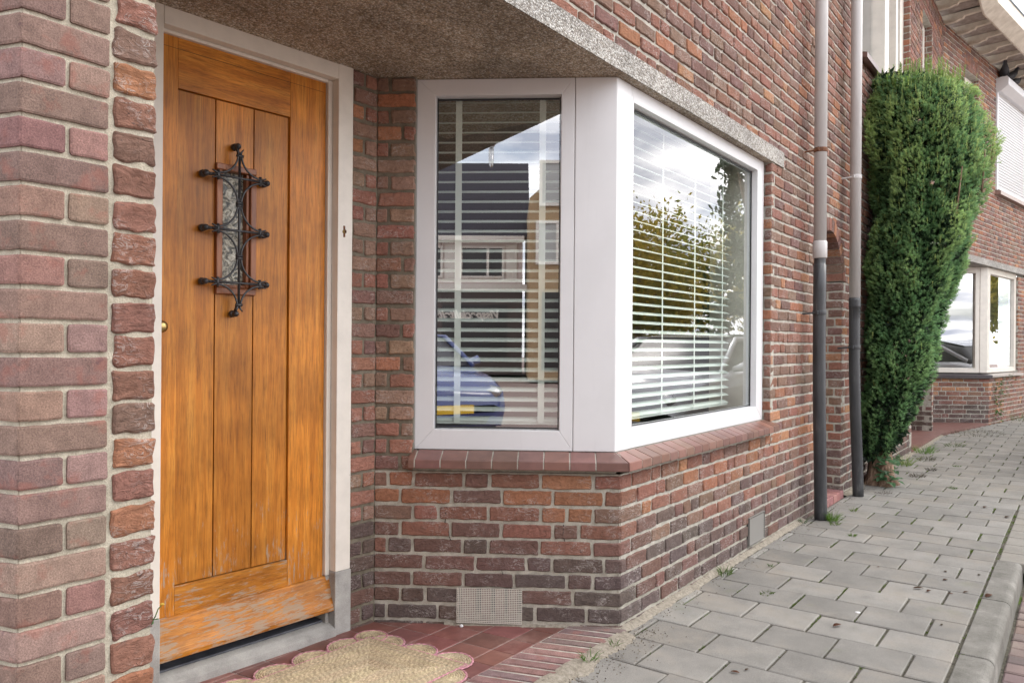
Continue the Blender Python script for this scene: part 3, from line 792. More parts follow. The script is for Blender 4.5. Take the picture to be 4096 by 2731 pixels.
eaves(W,-1,8.40,house,.2+.484*0)
gutter(W,-1,8.413,house,0,-ME)
mb=MB(); mb.add([(-2,-.5,5.46),(8.46,-.55,5.46),(8.6,4,8.2),(-2,4,8.2)],[(0,1,2,3)]); mb.add([(-2,-.5,5.44),(8.46,-.55,5.44),(8.6,4,8.18),(-2,4,8.18)],[(3,2,1,0)])
M['rooftile']=mat('dark_roof_tile',(.05,.045,.055),.6,fn=lambda k:k.colour(k.ramp(k.noi(30,4,.6),[(.3,(.03,.028,.035)),(.7,(.09,.08,.10))])))
mb.build('roof',M['rooftile'],house)

# ---------------------------------------------- downpipes
def dp(name,x,y,zj,zc,zc2,label,kick,pr=.0385,joint='white'):
    o=empty(name,(x,y,0),label,'downpipe','downpipes on the brick facade')
    mb=MB(); mb.tube([(x,y,zj-.02),(x,y,5.2)],pr,20,0)
    if joint=='white': mb.tube([(x,y,zj-.03),(x,y,zj-.025),(x,y,zj+.075),(x,y,zj+.08)],[pr+.001,pr+.005,pr+.005,pr],20,0)
    mb.build('upper_pipe',M['zinc'],o)
    mb=MB()
    pts=[(x,y,zj+.0),(x,y,zj-.07),(x,y,zj-.072),(x,y,1.0),(x+kick*.15,y-kick*.05,.65),(x+kick*.6,y-kick*.1,.3),(x+kick,y-kick*.12,-.02)]
    rr=[pr+.003 if joint!='white' else pr-.003]*2+[pr+.0005]*5
    # smooth the pipe between the coarse points
    P=[];R_=[]
    for i in range(len(pts)-1):
        for q in range(4):
            t=q/4; P.append(tuple(pts[i][c]*(1-t)+pts[i+1][c]*t for c in range(3))); R_.append(rr[i]*(1-t)+rr[i+1]*t)
    P.append(pts[-1]); R_.append(rr[-1])
    mb.tube(P,R_,20); mb.build('lower_pipe',M['blackpipe'],o)
    for z,m_ in zip((zc,zc2),('rust' if joint=='white' else 'zinc','blackpipe')):
        mb=MB(); mb.tube([(x,y,z-.014),(x,y,z+.014)],pr+.004,20); mb.tube([(x-.03,y+.01,z),(x-.045,.02,z-.01)],.006,8)
        mb.box(W,x-pr-.02,x-pr,y-.004,y+.004,z-.012,z+.012)
        mb.build('pipe_clamp',M[m_],o,bevel=.001)
    return o
dp('downpipe',2.458,-.087,1.686,2.34,1.313,'grey downpipe with rusty clamp on a straight black foot, left of the archway',.045)
dp('downpipe',3.40,-.087,1.454,2.335,1.096,'grey downpipe with bent black foot between the archway and the yew',.10,joint='black')

# ---------------------------------------------- neighbouring house
nb=empty('brick_house',(10.4,.5,0),'neighbouring brick house beyond the yew with white roller shutter and deep eaves','house')
def sp_far(z):
    if z<.66: base=[(2.05,7.)]
    elif z<2.25: base=[(3.62,7.)]
    elif z<2.35: base=[(3.99,7.)]
    else: base=[(0,7.)]
    h=[]
    if 3.75<z<4.80: h.append((.86,1.47))
    if 3.37<z<4.97: h.append((2.36,4.2))
    return [(round(p,4),round(q,4)) for a,b in base for p,q in cut(a,b,h)]
mb=MB(); brickwall(mb,FR,sp_far,Z00,5.17,CHT,pal_upper,21,.185,.0925,res=lambda x,z:(3,2),amp=.002)
u=math.atan2(.85,-.52)
cx0,cy0,_=FR.P(2.05,0,0)
FC=Fm(cx0-.5258*1.15,cy0+.8506*1.15,math.atan2(-.8506,.5258))
brickwall(mb,FC,lambda z:[(0,1.15)],Z00,.655,CHT,pal_house,22,.2,.1,res=lambda x,z:(4,3),amp=.002)
# soldier course over small window
for i in range(9):
    x=.84+.072*i; rock(mb,FR,x,x+.062,4.84,5.02,pal_upper(rnd,0,0),(2,3),.001)
FRV=Fm(*FR.P(1.461,.14,0)[:2],FR.ang-pi/2); brickwall(mb,FRV,lambda z:[(0,.138)],3.72,4.80,CHT,pal_upper,3,.138,.138,res=lambda x,z:(3,2),thick=.05)
mb.build('facade_wall',[M['brick'],M['mortar']],nb)
mb=MB()
PR=Fm(8.653,.62,-pi/2)
brickwall(mb,PR,lambda z:[(0,.48)],Z00,2.25,CHT,pal_house,31,.2,.1,res=lambda x,z:(4,3),amp=.002)
PR2=Fm(8.653,.14,0); brickwall(mb,PR2,lambda z:[(0,.12)],Z00,2.25,CHT,pal_house,32,.12,.12,res=lambda x,z:(3,2))
mb.build('porch_pier',[M['brick'],M['mortar']],nb)
mb=MB()
BW=Fm(6.2,1.1,0); brickwall(mb,BW,lambda z:[(0,5)],Z00,2.25,CHT,pal_porch,33,.2,.1,res=lambda x,z:(2,2)); mb.box(W,6.2,6.313,.0,1.2,0,2.3,1)
mb.build('porch_back_wall',[M['brick'],M['mortar']],nb)
mb=MB(); q=FR.P(3.99,-.03,0)[:2]; q2=FR.P(0,-.03,0)[:2]; q3=FR.P(3.99,.14,0)[:2]
mb.prism([(6.313,-.03),q2,q,q3,(10.4,1.2),(6.313,1.2)],2.258,2.348); mb.build('concrete_canopy',M['lint'] if 'lint' in M else M['aggregate'],nb)
fw=win_frame('street_window',FR,2.12,3.60,2.20,3.50,.735,2.256,.80,2.17,.03,.09,nb,'paint'); mb=MB(); mb.quad(FR,2.2,3.5,.07,.79,2.18); mb.build('window_pane',M['glass2'],fw)
fc=win_frame('bay_window',FC,.05,1.03,.12,.97,.735,2.256,.80,2.17,.03,.09,nb,'paint'); mb=MB(); mb.quad(FC,.12,.97,.07,.79,2.18); mb.build('window_pane',M['glass2'],fc)
mb=MB()
a_=FC.P(1.032,.025,0)[:2]; b_=FC.P(1.135,.025,0)[:2]; c_2=FR.P(2.118,.025,0)[:2]; d_=FR.P(2.118,.1,0)[:2]; e_=FC.P(1.032,.1,0)[:2]
mb.prism([a_,b_,c_2,d_,e_],.735,2.256); mb.build('corner_post',M['paint'],nb,bevel=.004)
mb=MB()
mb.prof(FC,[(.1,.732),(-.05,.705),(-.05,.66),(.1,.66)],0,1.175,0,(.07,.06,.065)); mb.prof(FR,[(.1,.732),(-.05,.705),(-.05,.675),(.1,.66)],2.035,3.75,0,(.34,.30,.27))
mb.build('window_sill',M['terra'],nb)
mb=MB(); i0=FC.P(.05,.3,0)[:2]; i1=FC.P(1.1,.3,0)[:2]; i2=FR.P(2.4,.3,0)[:2];i3=FR.P(3.7,.3,0)[:2]
for p_,q_ in ((i0,i1),(i1,i2),(i2,i3)):
    mb.add([(p_[0],p_[1],.6),(q_[0],q_[1],.6),(q_[0],q_[1],2.3),(p_[0],p_[1],2.3)],[(0,1,2,3)])
mb.build('interior_wall',M['room'],nb)
mb=MB()
for a,b,c,d in ((.86,.96,3.75,4.79),(1.35,1.468,3.75,4.79),(.96,1.35,4.70,4.79)): mb.box(FR,a,b,.09,.14,c,d)
nw=mb.build('small_window',M['paint'],nb,bevel=.003); mb=MB(); mb.quad(FR,.96,1.35,.11,3.75,4.7); mb.build('window_pane',M['glass2'],nw)
mb=MB(); mb.box(FR,.8,1.5,.3,.34,3.7,4.85); mb.build('upper_room_wall',M['room'],nb)
# roller shutter
mb=MB(); mb.prof(FR,[(.10,5.03),(-.14,5.03),(-.16,5.0),(-.16,4.90),(-.06,4.83),(.10,4.83)],2.30,4.3); sh=mb.build('shutter_box',M['white'],nb,bevel=.004)
mb=MB(); z=3.46
while z<4.83: mb.prof(FR,[(.02,z),(.002,z+.008),(-.002,z+.028),(.012,z+.041),(.02,z+.041)],2.36,4.25); z+=.042
mb.build('shutter_slats',M['white'],sh)
mb=MB(); mb.box(FR,2.305,2.36,-.02,.10,3.40,4.83); mb.box(FR,2.36,4.25,-.01,.02,3.425,3.455); mb.build('shutter_guide',M['white'],sh,bevel=.003)
mb=MB(); mb.prof(FR,[(.1,3.40),(-.07,3.38),(-.07,3.33),(.1,3.33)],2.30,4.3,0,(.26,.17,.14)); mb.box(FR,2.36,4.25,.03,.1,3.40,4.83,0,(.1,.06,.04)); mb.build('shutter_sill',M['terra'],nb)
eaves(FR,.0,7.,nb,.055); gutter(FR,0,7.,nb,ME,0)
mb=MB(); g0=FR.P(0.05,-.55,0); g1=FR.P(7,-.55,0); g2=FR.P(7,4,0); g3=FR.P(.7,4,0)
mb.add([(g0[0],g0[1],5.46),(g1[0],g1[1],5.46),(g2[0],g2[1],8.2),(g3[0],g3[1],8.2)],[(0,1,2,3)]); mb.build('roof',M['rooftile'],nb)

# pigeons on the shutter box
def pigeon(x,s,yaw,label):
    bx,by,_=FR.P(x,-.08,0); z=5.032
    c,s_=cos(yaw),sin(yaw)
    def p(a,b,h): return (bx+(a*c-b*s_)*s, by+(a*s_+b*c)*s, z+h*s)
    mb=MB()
    mb.tube([p(-.17,0,.02),p(-.13,0,.035),p(-.08,0,.06),(p(-.02,0,.085)),p(.04,0,.115),p(.075,0,.15),p(.09,0,.185),p(.10,0,.205),p(.118,0,.212),p(.135,0,.21)],
            [.012,.025,.042,.055,.056,.040,.026,.028,.022,.004],12,0,cap=True,flat=(1,1.0))
    for q in(-1,1):
        mb.tube([p(.0,q*.02,.05),p(.005,q*.02,0)],[.008,.005],6,1)
    o=mb.build('pigeon',[M['feather'],M['beak']],None,(bx,by,z),label=label,category='pigeon',group='pigeons on the shutter box')
    mb=MB()
    for q in(-1,1):
        mb.tube([p(.05,q*.045,.11),p(0,q*.055,.085),p(-.08,q*.04,.055),p(-.14,q*.02,.035)],[.02,.034,.024,.006],8,0,flat=(.35,1))
    w=mb.build('wing_pair',M['feather2'],o)
    mb=MB(); mb.tube([p(.128,0,.21),p(.155,0,.203)],[.006,.001],6); mb.build('beak',M['beak'],o)
M['feather']=mat('dark_feathers',(.035,.037,.045),.6); M['feather2']=mat('grey_wing_feathers',(.05,.052,.06),.6); M['beak']=mat('grey_beak',(.12,.09,.08),.5)
pigeon(2.40,1.0,2.4+pi*0+.9,'dark pigeon on the near end of the roller shutter box, nearest the corner')
pigeon(2.68,.95,-1.2,'dark pigeon facing out, second along the roller shutter box')
pigeon(2.98,.95,-.6,'hunched dark pigeon farthest along the roller shutter box')

# ---------------------------------------------- ground
mb=MB(); mb.box(W,-60,60,-60,3,-.30,-.115); M['earth']=mat('reddish_street_ground',(.30,.22,.19),.95); mb.build('ground',M['earth'],None,kind='structure')
PZ=-.004
def slabstone(mb,x0,x1,y0,y1,z,col,bev=.004,h=.05,m=0,tilt=(0,0)):
    # bevelled slab with slightly uneven top
    b=bev; zz=lambda x,y:z+tilt[0]*(x-x0)/(x1-x0)+tilt[1]*(y-y0)/(y1-y0)
    o=[(x0,y0),(x1,y0),(x1,y1),(x0,y1)]; i=[(x0+b,y0+b),(x1-b,y0+b),(x1-b,y1-b),(x0+b,y1-b)]
    j=lambda:rnd.uniform(-.0012,.0012)
    V=[(x+j(),y+j(),z-h) for x,y in o]+[(x+j(),y+j(),zz(x,y)-b*.8) for x,y in o]+[(x,y,zz(x,y)) for x,y in i]
    F_=[(8,9,10,11)]+[(4+q,4+(q+1)%4,8+(q+1)%4,8+q) for q in range(4)]+[(q,(q+1)%4,4+(q+1)%4,4+q) for q in range(4)]
    mb.add(V,F_,m,col)
mb=MB(); r=random.Random(8)
PL,PW=.2545,.2290
x=.206-PW*26
row=-26
KERBY=-1.081
def wall_y(x):
    if x<-2.127: return .3
    if x<-.1: return -.03-.012*max(0,min(1,(-.1-x)/.5))
    if x<8.41: return -.004
    return -.004-math.tan(math.radians(9.6))*(x-8.413)
while x<14:
    ystart=-.7 if row%2==0 else -.827
    y=ystart+PL*6
    top=wall_y(x+PW/2)-.02
    while y>KERBY-.0-(.0 if x<3.6 else 3):
        y1=min(y,top); y0=max(y-PL,KERBY+.004) if x<3.6 else y-PL
        if y1-y0>.03 and y1<=top+1e-6 and y0<top:
            g=r.uniform(.84,1.12); base=(.225*g,.214*g,.196*g)
            if x>4: base=(.235*g,.222*g,.20*g)
            if y1>=top-.001 and r.random()<.4: base=(.27*g,.26*g,.24*g)
            slabstone(mb,x+.0035,x+PW-.0035,y0+.0045,y1-.0045,PZ+r.uniform(-.0015,.0015),base,.004,.05,0,(r.uniform(-.002,.002),r.uniform(-.002,.002)))
        y-=PL
    x+=PW; row+=1
mb.box(W,-8,14,-4.2,.35,-.11,PZ-.0075,1)
# remove the bed beyond the kerb: road sits lower, handled by the road strip
pav=mb
# bed must stop at the kerb for x<3.6
pav.v=pav.v[:-8]; pav.f=pav.f[:-6]; pav.m=pav.m[:-6]; pav.c=pav.c[:-8]; pav.sm=pav.sm[:-6]
pav.box(W,-8,3.6,KERBY-.05,.0,-.11,PZ-.0075,1); pav.box(W,3.6,14,-4.2,1.1,-.11,PZ-.0075,1); pav.box(W,-8,-2.2,-.0,.6,-.11,PZ-.0075,1)
pav.build('pavement',[M['paver'],M['joint']],None,kind='structure')
# kerb
mb=MB(); xs=[-7.6+.772*i for i in range(0,18)]
xs=[x_ for x_ in xs if x_<2.5]
off=.546-min(xs,key=lambda q:abs(q-.546)); xs=[x_+off for x_ in xs]
for a,b in zip(xs[:-1],xs[1:]):
    j=r.uniform(-.003,.003); g=r.uniform(.92,1.06)
    pr=[(KERBY-.003,-.2),(KERBY-.003,-.004+j),(KERBY-.008,PZ+j)]
    for q in range(6):
        t=pi/2*q/5; pr.append((KERBY-.085-sin(t)*.028, PZ-.028+cos(t)*.028+j))
    pr.append((KERBY-.120,-.2))
    n=len(pr)
    va=[(a+.003,y,z) for y,z in pr]; vb=[(b-.003,y,z) for y,z in pr]
    mb.add(va+vb,[tuple(range(n)),tuple(range(2*n-1,n-1,-1))]+[((q+1)%n,q,n+q,n+(q+1)%n) for q in range(n)],0,(g,g,g))
mb.build('kerb',M['kerb'],None,kind='structure',bevel=.004)
mb=MB()
for i in range(16):   # flush slabs where the kerb drops
    a=xs[-1]+.21*i; 
    for yy in (-1.084,-1.36,-1.636): slabstone(mb,a+.004,a+.206,yy-.27,yy-.004,PZ-.001-(.012 if yy<-1.2 else 0)-(.012 if yy<-1.5 else 0),(.235,.22,.195),.006)
mb.build('crossover_paving',M['paver'],None,kind='structure')
# road of bricks
mb=MB()
y=-1.205
while y>-2.4:
    x=-1.2+r.uniform(0,.1)
    while x<4.2:
        if not (x+.1>xs[-1] and y>-1.92):
            c=pick([((.18,.155,.15),3),((.21,.17,.165),2),((.15,.14,.14),2),((.20,.16,.135),1)],r)
            slabstone(mb,x+.004,x+.096,y-.196,y-.004,-.098+r.uniform(-.004,.004),c,.006,.05,0,(r.uniform(-.003,.003),r.uniform(-.003,.003)))
        x+=.1
    y-=.2
mb.box(W,-3,14,-4.2,-1.19,-.2,-.108,1)
mb.build('road',[M['paver'],M['joint']],None,kind='structure')
# porch floor: red tiles with pale grout and a soldier edging
mb=MB(); g_=math.radians(3.5)
TF=Fm(-.332,.273,math.radians(0))
sk=-.11
def T(i,j,e=0): # lattice with a slight lean
    return (-.332+i*.1245*1.0+(-.10)*(j*.1385), .273+j*.1385)
for i in range(-13,4):
    for j in range(-1,6):
        x0,y0=T(i,j); x1,y1=T(i+1,j+1)
        p=[T(i,j),T(i+1,j),T(i+1,j+1),T(i,j+1)]
        yb=.178
        if j==-1: p[0]=(p[0][0]+(p[3][0]-p[0][0])*((yb-p[0][1])/.1385),yb); p[1]=(p[1][0]+(p[2][0]-p[1][0])*((yb-p[1][1])/.1385),yb)
        cx=sum(a for a,_ in p)/4; cy=sum(b for _,b in p)/4
        c=jitc((.19,.078,.066),r,.2)
        q=[(a+(cx-a)*.03,b+(cy-b)*.03) for a,b in p]; q2=[(a+(cx-a)*.055,b+(cy-b)*.055) for a,b in p]
        z=.0015+r.uniform(-.0006,.0006)
        V=[(a,b,-.02) for a,b in q]+[(a,b,z-.0015) for a,b in q]+[(a,b,z) for a,b in q2]
        mb.add(V,[(8,9,10,11)]+[(4+k_,4+(k_+1)%4,8+(k_+1)%4,8+k_) for k_ in range(4)]+[(k_,(k_+1)%4,4+(k_+1)%4,4+k_) for k_ in range(4)],0,c)
mb.box(W,-2.0,.2,.17,1.3,-.1,-.0005,1)
mb.build('porch_floor',[M['redtile'],M['grout']],None,kind='structure')
mb=MB(); x=-.075; 
k=0
while x>-2.1:
    w=.047; lean=-.07
    p=[(x-w+lean*.0,.170),(x,.170),(x+.07,-.028),(x-w+.07,-.028)]
    if x>-.36: pass
    c=pick([((.30,.17,.165),4),((.27,.155,.15),3),((.21,.15,.15),2 if x>-.35 else .3),((.33,.20,.18),2)],r) if x<-.28 else pick([((.17,.13,.135),3),((.25,.155,.15),2)],r)
    j=lambda:r.uniform(-.0025,.0025)
    o_=[(a+j(),b+j()) for a,b in p]; cx=sum(a for a,_ in p)/4; cy=sum(b for _,b in p)/4
    i_=[(a+(cx-a)*.13,b+(cy-b)*.035) for a,b in o_]; z=.0085+r.uniform(-.001,.001)
    V=[(a,b,-.06) for a,b in o_]+[(a,b,z-.004) for a,b in o_]+[(a,b,z) for a,b in i_]
    mb.add(V,[(10,11,8,9)[::1]]+[(4+k_,4+(k_+1)%4,8+(k_+1)%4,8+k_) for k_ in range(4)]+[(k_,(k_+1)%4,4+(k_+1)%4,4+k_) for k_ in range(4)],0,c)
    # flip handled by recalculation below
    x-=.0605; k+=1
mb.box(W,-2.1,-.06,-.025,.172,-.1,.0045,1)
ed=mb.build('porch_edging',[M['sandbrick'],M['mortar']],None,kind='structure')
# second porch floor + step in the archway
mb=MB(); mb.prism([(6.313,-.005),(8.41,-.005),FR.P(2.0,-.01,0)[:2],(10.2,1.1),(6.313,1.1)],-.05,.018,0,(.20,.095,.08)); mb.build('neighbour_porch_floor',M['redtile'],None,kind='structure')
mb=MB()
for i in range(7): 
    x=ARX-ARR+.096*i; slabstone(mb,x+.003,min(x+.093,ARX+ARR),-.02,.16,.045,jitc((.27,.14,.13),r,.15),.005,.08)
mb.box(W,ARX-ARR,ARX+ARR,.16,.6,-.02,.03,1); mb.build('doorstep',[M['sandbrick'],M['mortar']],house)
# sand strip along the foot of the wall
def strip(F,x0,x1,yf,w,seed,name='sand'):
    r=random.Random(seed); mb=MB(); n=int((x1-x0)/.012); V=[]
    for i in range(n+1):
        x=x0+(x1-x0)*i/n; ww=w*(.35+.9*abs(noise.noise((x*4,seed,0)))+.5*abs(noise.noise((x*17,seed,3))))
        hh=.012+.014*abs(noise.noise((x*6,seed,5)))
        for q,(a,h) in enumerate(((.02,hh),(0,hh*1.0),(-.4,hh*.55),(-.8,hh*.2),(-1.,-.004))):
            V.append(F.P(x,(a*ww if a<0 else a)+yf+.002*noise.noise((x*60,q,seed)),h+PZ-.001+.0025*noise.noise((x*80,q*3.1,seed))))
    F_=[]
    for i in range(n):
        for q in range(4): a=i*5+q; F_.append((a,a+1,a+6,a+5))
    mb.add(V,F_,0,(1,1,1),True); return mb
m1=strip(W,-.05,2.42,0,.05,1); m1.build('wall_foot_sand',M['sand'],None,kind='stuff',label='pale sand and grit along the foot of the brick wall',category='sand')
m2=strip(W,-1.6,-.02,-.035,.13,2); m2.build('porch_edge_sand',M['sand'],None,kind='stuff',label='sandy grit in front of the porch edging',category='sand')
m3=strip(W,3.42,8.4,0,.09,3); m3.build('far_wall_dirt',M['sand'],None,kind='stuff',label='dirt along the wall foot beyond the downpipes',category='dirt')
m4=strip(CH,.28,LC+.02,.0,.022,4); m4.build('splay_foot_sand',M['sand'],None,kind='stuff',label='grey mortar grit at the foot of the splayed porch wall',category='sand')
#PART2#
# ---------------------------------------------- scalloped jute rug
def f_jute(k):
    a=k.attr(); c=k.mix(a,k.ramp(k.noi(260,3,.8),[(.28,.45),(.5,1.),(.72,1.4)]),.85,'MULTIPLY')
    c=k.mix(c,k.ramp(k.noi(11,4,.6),[(.35,.8),(.65,1.12)]),.8,'MULTIPLY'); k.colour(c); k.bump(k.noi(500,3,.7),.8,.003)
M['jute']=mat('braided_jute',rough=.95,fn=f_jute,spec=.15)
RA=(-.664,.690); RBv=(-.634,.255)
ex_=(-.999,.035); ey_=((RBv[0]-RA[0]),(RBv[1]-RA[1])); wl=math.hypot(*ey_); ey_=(ey_[0]/wl,ey_[1]/wl)
RLEN=.75
def RP(a,b,z): return (RA[0]+ex_[0]*a+ey_[0]*b, RA[1]+ex_[1]*a+ey_[1]*b, z)
def braid(mb,pts,rad,col,zb,mat_=0,step=.0065,closed=True,tw=.35):
    # resample polyline and sweep a flattened, twisting strand
    P=[Vector(p) for p in pts]
    if closed: P.append(P[0])
    out=[];
    for i in range(len(P)-1):
        L_=(P[i+1]-P[i]).length; n=max(1,int(L_/step))
        for q in range(n): out.append(P[i].lerp(P[i+1],q/n))
    if closed: out.append(out[0])
    n=len(out); ph=rnd.uniform(0,6.3); fq=rnd.uniform(1.85,2.25)
    V=[];C=[]
    for i,p in enumerate(out):
        t=(out[min(i+1,n-1)]-out[max(i-1,0)])
        if t.length<1e-6: t=Vector((1,0,0))
        t.normalize(); s=Vector((t.y,-t.x,0))
        rr=rad*(1+tw*.45*sin(i*fq+ph)+.1*noise.noise((p.x*90,p.y*90,1)))
        sh=.25*rad*sin(i*fq+ph+1.6); g=.86+.26*(.5+.5*sin(i*fq+ph+.6))+rnd.uniform(-.1,.1)
        for k in range(6):
            th=pi*k/5
            q=p+s*(cos(th)*rr+sh); V.append((q.x,q.y,zb+sin(th)*rr*.85+.0004*sin(i*1.3)))
            C.append(tuple(c*g for c in col))
    F_=[]
    for i in range(n-1):
        for k in range(5): a=i*6+k; F_.append((a,a+6,a+7,a+1))
    mb.add(V,F_,mat_,C,True)
JC=(.45,.365,.24); PK=(.50,.25,.28)
rug=empty('jute_rug',RP(RLEN/2,wl/2,0),'oval scalloped beige jute rug with pink edging on the red porch tiles'.replace('oval ',''),'rug')
mb=MB(); d=.0; k=0; ZR=.006
mb.add([RP(0,0,ZR),RP(RLEN,0,ZR),RP(RLEN,wl,ZR),RP(0,wl,ZR)],[(0,3,2,1)],0,tuple(c*.4 for c in JC))
while d<wl/2-.004:
    pts=[RP(d,d,0),RP(RLEN-d,d,0),RP(RLEN-d,wl-d,0),RP(d,wl-d,0)]
    c=jitc(JC,rnd,.10); braid(mb,pts,.0058,c,ZR)
    d+=.0092
mb.build('rug_field',M['jute'],rug)
def scal(cx,cy,R0,zoff=0):
    mb=MB(); rr=R0-.007
    mb.add([(cx+cos(t)*R0*.97,cy+sin(t)*R0*.97,.0035+zoff) for t in [2*pi*i/24 for i in range(24)]],[tuple(range(24))],0,tuple(c*.4 for c in JC))
    while rr>.006:
        braid(mb,[(cx+cos(t)*rr,cy+sin(t)*rr,0) for t in [2*pi*i/26 for i in range(26)]],.0046,jitc(JC,rnd,.1),.0035+zoff); rr-=.0082
    o=mb.build('scallop',M['jute'],rug)
    mb=MB(); braid(mb,[(cx+cos(t)*R0,cy+sin(t)*R0,0) for t in [2*pi*i/30 for i in range(30)]],.0042,jitc(PK,rnd,.1),.005+zoff); mb.build('pink_trim',M['jute'],o)
nS=6
for i in range(nS): 
    a=.075+i*.150; x,y,_=RP(a+.02,-.004,0); scal(x,y,.074)
for i in range(nS):
    a=.085+i*.150; x,y,_=RP(a+.02,wl+.004,0); scal(x,y,.072)
for j in range(3):
    x,y,_=RP(-.004,.075+j*.150,0); scal(x,y,.070 if j<2 else .074,.0003)
x,y,_=RP(-.022,-.012,0); scal(x,y,.060,.0006)
mb=MB(); e_=-.004; braid(mb,[RP(e_,e_,0),RP(RLEN-e_,e_,0),RP(RLEN-e_,wl-e_,0),RP(e_,wl-e_,0)],.0036,PK,.0085); mb.build('pink_border',M['jute'],rug)

# ---------------------------------------------- yew
def f_leaf(k):
    c=k.mix(k.attr(),k.ramp(k.noi(9,3,.6),[(.3,.75),(.7,1.25)]),.8,'MULTIPLY'); k.colour(c)
    t=k.node('ShaderNodeBsdfTranslucent'); k.L.new(c,t.inputs[0]); m_=k.node('ShaderNodeMixShader'); m_.inputs[0].default_value=.5
    k.L.new(k.p.outputs[0],m_.inputs[1]); k.L.new(t.outputs[0],m_.inputs[2]); k.L.new(m_.outputs[0],k.N['Material Output'].inputs[0])
M['needle']=mat('yew_needles',rough=.45,fn=f_leaf,spec=.35)
M['leaf']=mat('broad_leaf',rough=.5,fn=f_leaf,spec=.3)
def f_bark(k):
    v=k.coord((1,1,.22)); c=k.ramp(k.noi(38,5,.65,v,1.2),[(.3,(.09,.05,.035)),(.5,(.24,.15,.10)),(.7,(.42,.30,.22))]); k.colour(c); k.bump(k.noi(38,5,.65,v,1.2),1.,.02)
M['bark']=mat('flaking_bark',rough=.9,fn=f_bark)
def tris_obj(name, V, C, mat_, parent=None, origin=(0,0,0), **tags):
    """V (n,3,3) triangles with one colour each"""
    if parent is not None: origin=parent['_o']
    n=len(V); me=bpy.data.meshes.new(name)
    me.vertices.add(n*3); me.vertices.foreach_set('co',(V.reshape(-1,3)-np.array(origin)).astype(np.float32).ravel())
    me.loops.add(n*3); me.loops.foreach_set('vertex_index',np.arange(n*3,dtype=np.int32))
    me.polygons.add(n); me.polygons.foreach_set('loop_start',np.arange(0,n*3,3,dtype=np.int32)); me.polygons.foreach_set('loop_total',np.full(n,3,dtype=np.int32))
    ca=me.color_attributes.new('Col','FLOAT_COLOR','POINT'); c4=np.ones((n*3,4),dtype=np.float32); c4[:,:3]=np.repeat(C,3,axis=0); ca.data.foreach_set('color',c4.ravel())
    me.materials.append(mat_); me.update(calc_edges=True); me.validate()
    o=bpy.data.objects.new(name,me); COL.objects.link(o)
    if parent is not None: o.parent=parent
    else: o.location=origin
    o['_o']=list(origin)
    for k,v in tags.items():
        if v is not None: o[k]=v
    return o
R=np.random.default_rng(5)
def sprigs(P, D, length, nn, nl, nw, col, up=.0):
    """P points, D axis directions; each sprig is a stem with needles fanning round it"""
    n=len(P); D=D/np.linalg.norm(D,axis=1,keepdims=True)
    ref=R.normal(size=(n,3)); A=np.cross(D,ref); A/=np.linalg.norm(A,axis=1,keepdims=True); B=np.cross(D,A)
    Vs=[];Cs=[]
    for k in range(nn):
        t=(k+.5)/nn; ph=k*2.4+R.uniform(0,.6,n)
        base=P+D*(length*t)[:,None]
        side=A*np.cos(ph)[:,None]+B*np.sin(ph)[:,None]
        dirn=D*(.75)+side*(1.0-.35*t); dirn/=np.linalg.norm(dirn,axis=1,keepdims=True)
        w=np.cross(dirn,side+R.normal(size=(n,3))*.4); w/=np.linalg.norm(w,axis=1,keepdims=True)+1e-9
        l=nl*(1-.35*t)*R.uniform(.8,1.2,n)
        tri=np.stack([base-w*nw/2,base+w*nw/2,base+dirn*l[:,None]],axis=1)
        Vs.append(tri); Cs.append(np.clip(col*(.8+.45*t)*R.uniform(.85,1.15,(n,1)),.003,.9))
    return np.concatenate(Vs),np.concatenate(Cs)
# crown envelope: height, most-outward reach, centre x
PRF=[(.22,.13,4.14,.12),(.36,.21,4.15,.17),(.54,.31,4.17,.24),(.86,.43,4.20,.33),(1.26,.50,4.26,.40),(1.66,.62,4.32,.44),(2.02,.71,4.36,.48),(2.45,.78,4.40,.50),(2.89,.78,4.42,.50),(3.08,.68,4.42,.43),(3.22,.48,4.41,.32),(3.30,.22,4.40,.16)]
Zp=np.array([p[0] for p in PRF]); Ep=np.array([p[1] for p in PRF]); Xp=np.array([p[2] for p in PRF]); Rp=np.array([p[3] for p in PRF])
yew=empty('yew_tree',(4.16,-.12,0),'tall dark green clipped yew leaning out from the brick wall','tree')
def crown(n, inner=1.0, lumps=.09):
    z=R.uniform(.2,3.30,n*2); w=np.interp(z,Zp,Ep+Rp); keep=R.uniform(0,1.4,n*2)<w; z=z[keep][:n]; n=len(z)
    th=R.uniform(0,2*pi,n); e=np.interp(z,Zp,Ep)/2; rx=np.interp(z,Zp,Rp); cx=np.interp(z,Zp,Xp)
    lump=np.array([noise.noise((cos(t)*2.2,sin(t)*2.2,zz*2.6)) +.6*noise.noise((cos(t)*5,sin(t)*5,zz*6)) for t,zz in zip(th,z)])
    f=inner*(1+lumps*2.2*lump)*(1-.14*R.uniform(0,1,n)**2)
    dx=np.cos(th); dy=np.sin(th)
    P=np.stack([cx+dx*rx*f,-e+dy*e*f-.02,z],axis=1)
    P[:,1]=np.minimum(P[:,1],-.012)
    nrm=np.stack([dx,dy,.15*np.ones(n)],axis=1)
    return P,nrm,lump
P,Nn,lu=crown(17000,1.0,.15)
D=Nn*1.0+np.array([0,0,.45])+R.normal(size=P.shape)*.30
g=np.array([.155,.30,.13]); yl=np.array([.50,.60,.20])
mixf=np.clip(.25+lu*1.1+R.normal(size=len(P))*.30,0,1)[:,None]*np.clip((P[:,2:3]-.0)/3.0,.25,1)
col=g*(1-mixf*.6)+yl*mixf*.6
V1,C1=sprigs(P,D,np.full(len(P),.032),11,.026,.0058,col)
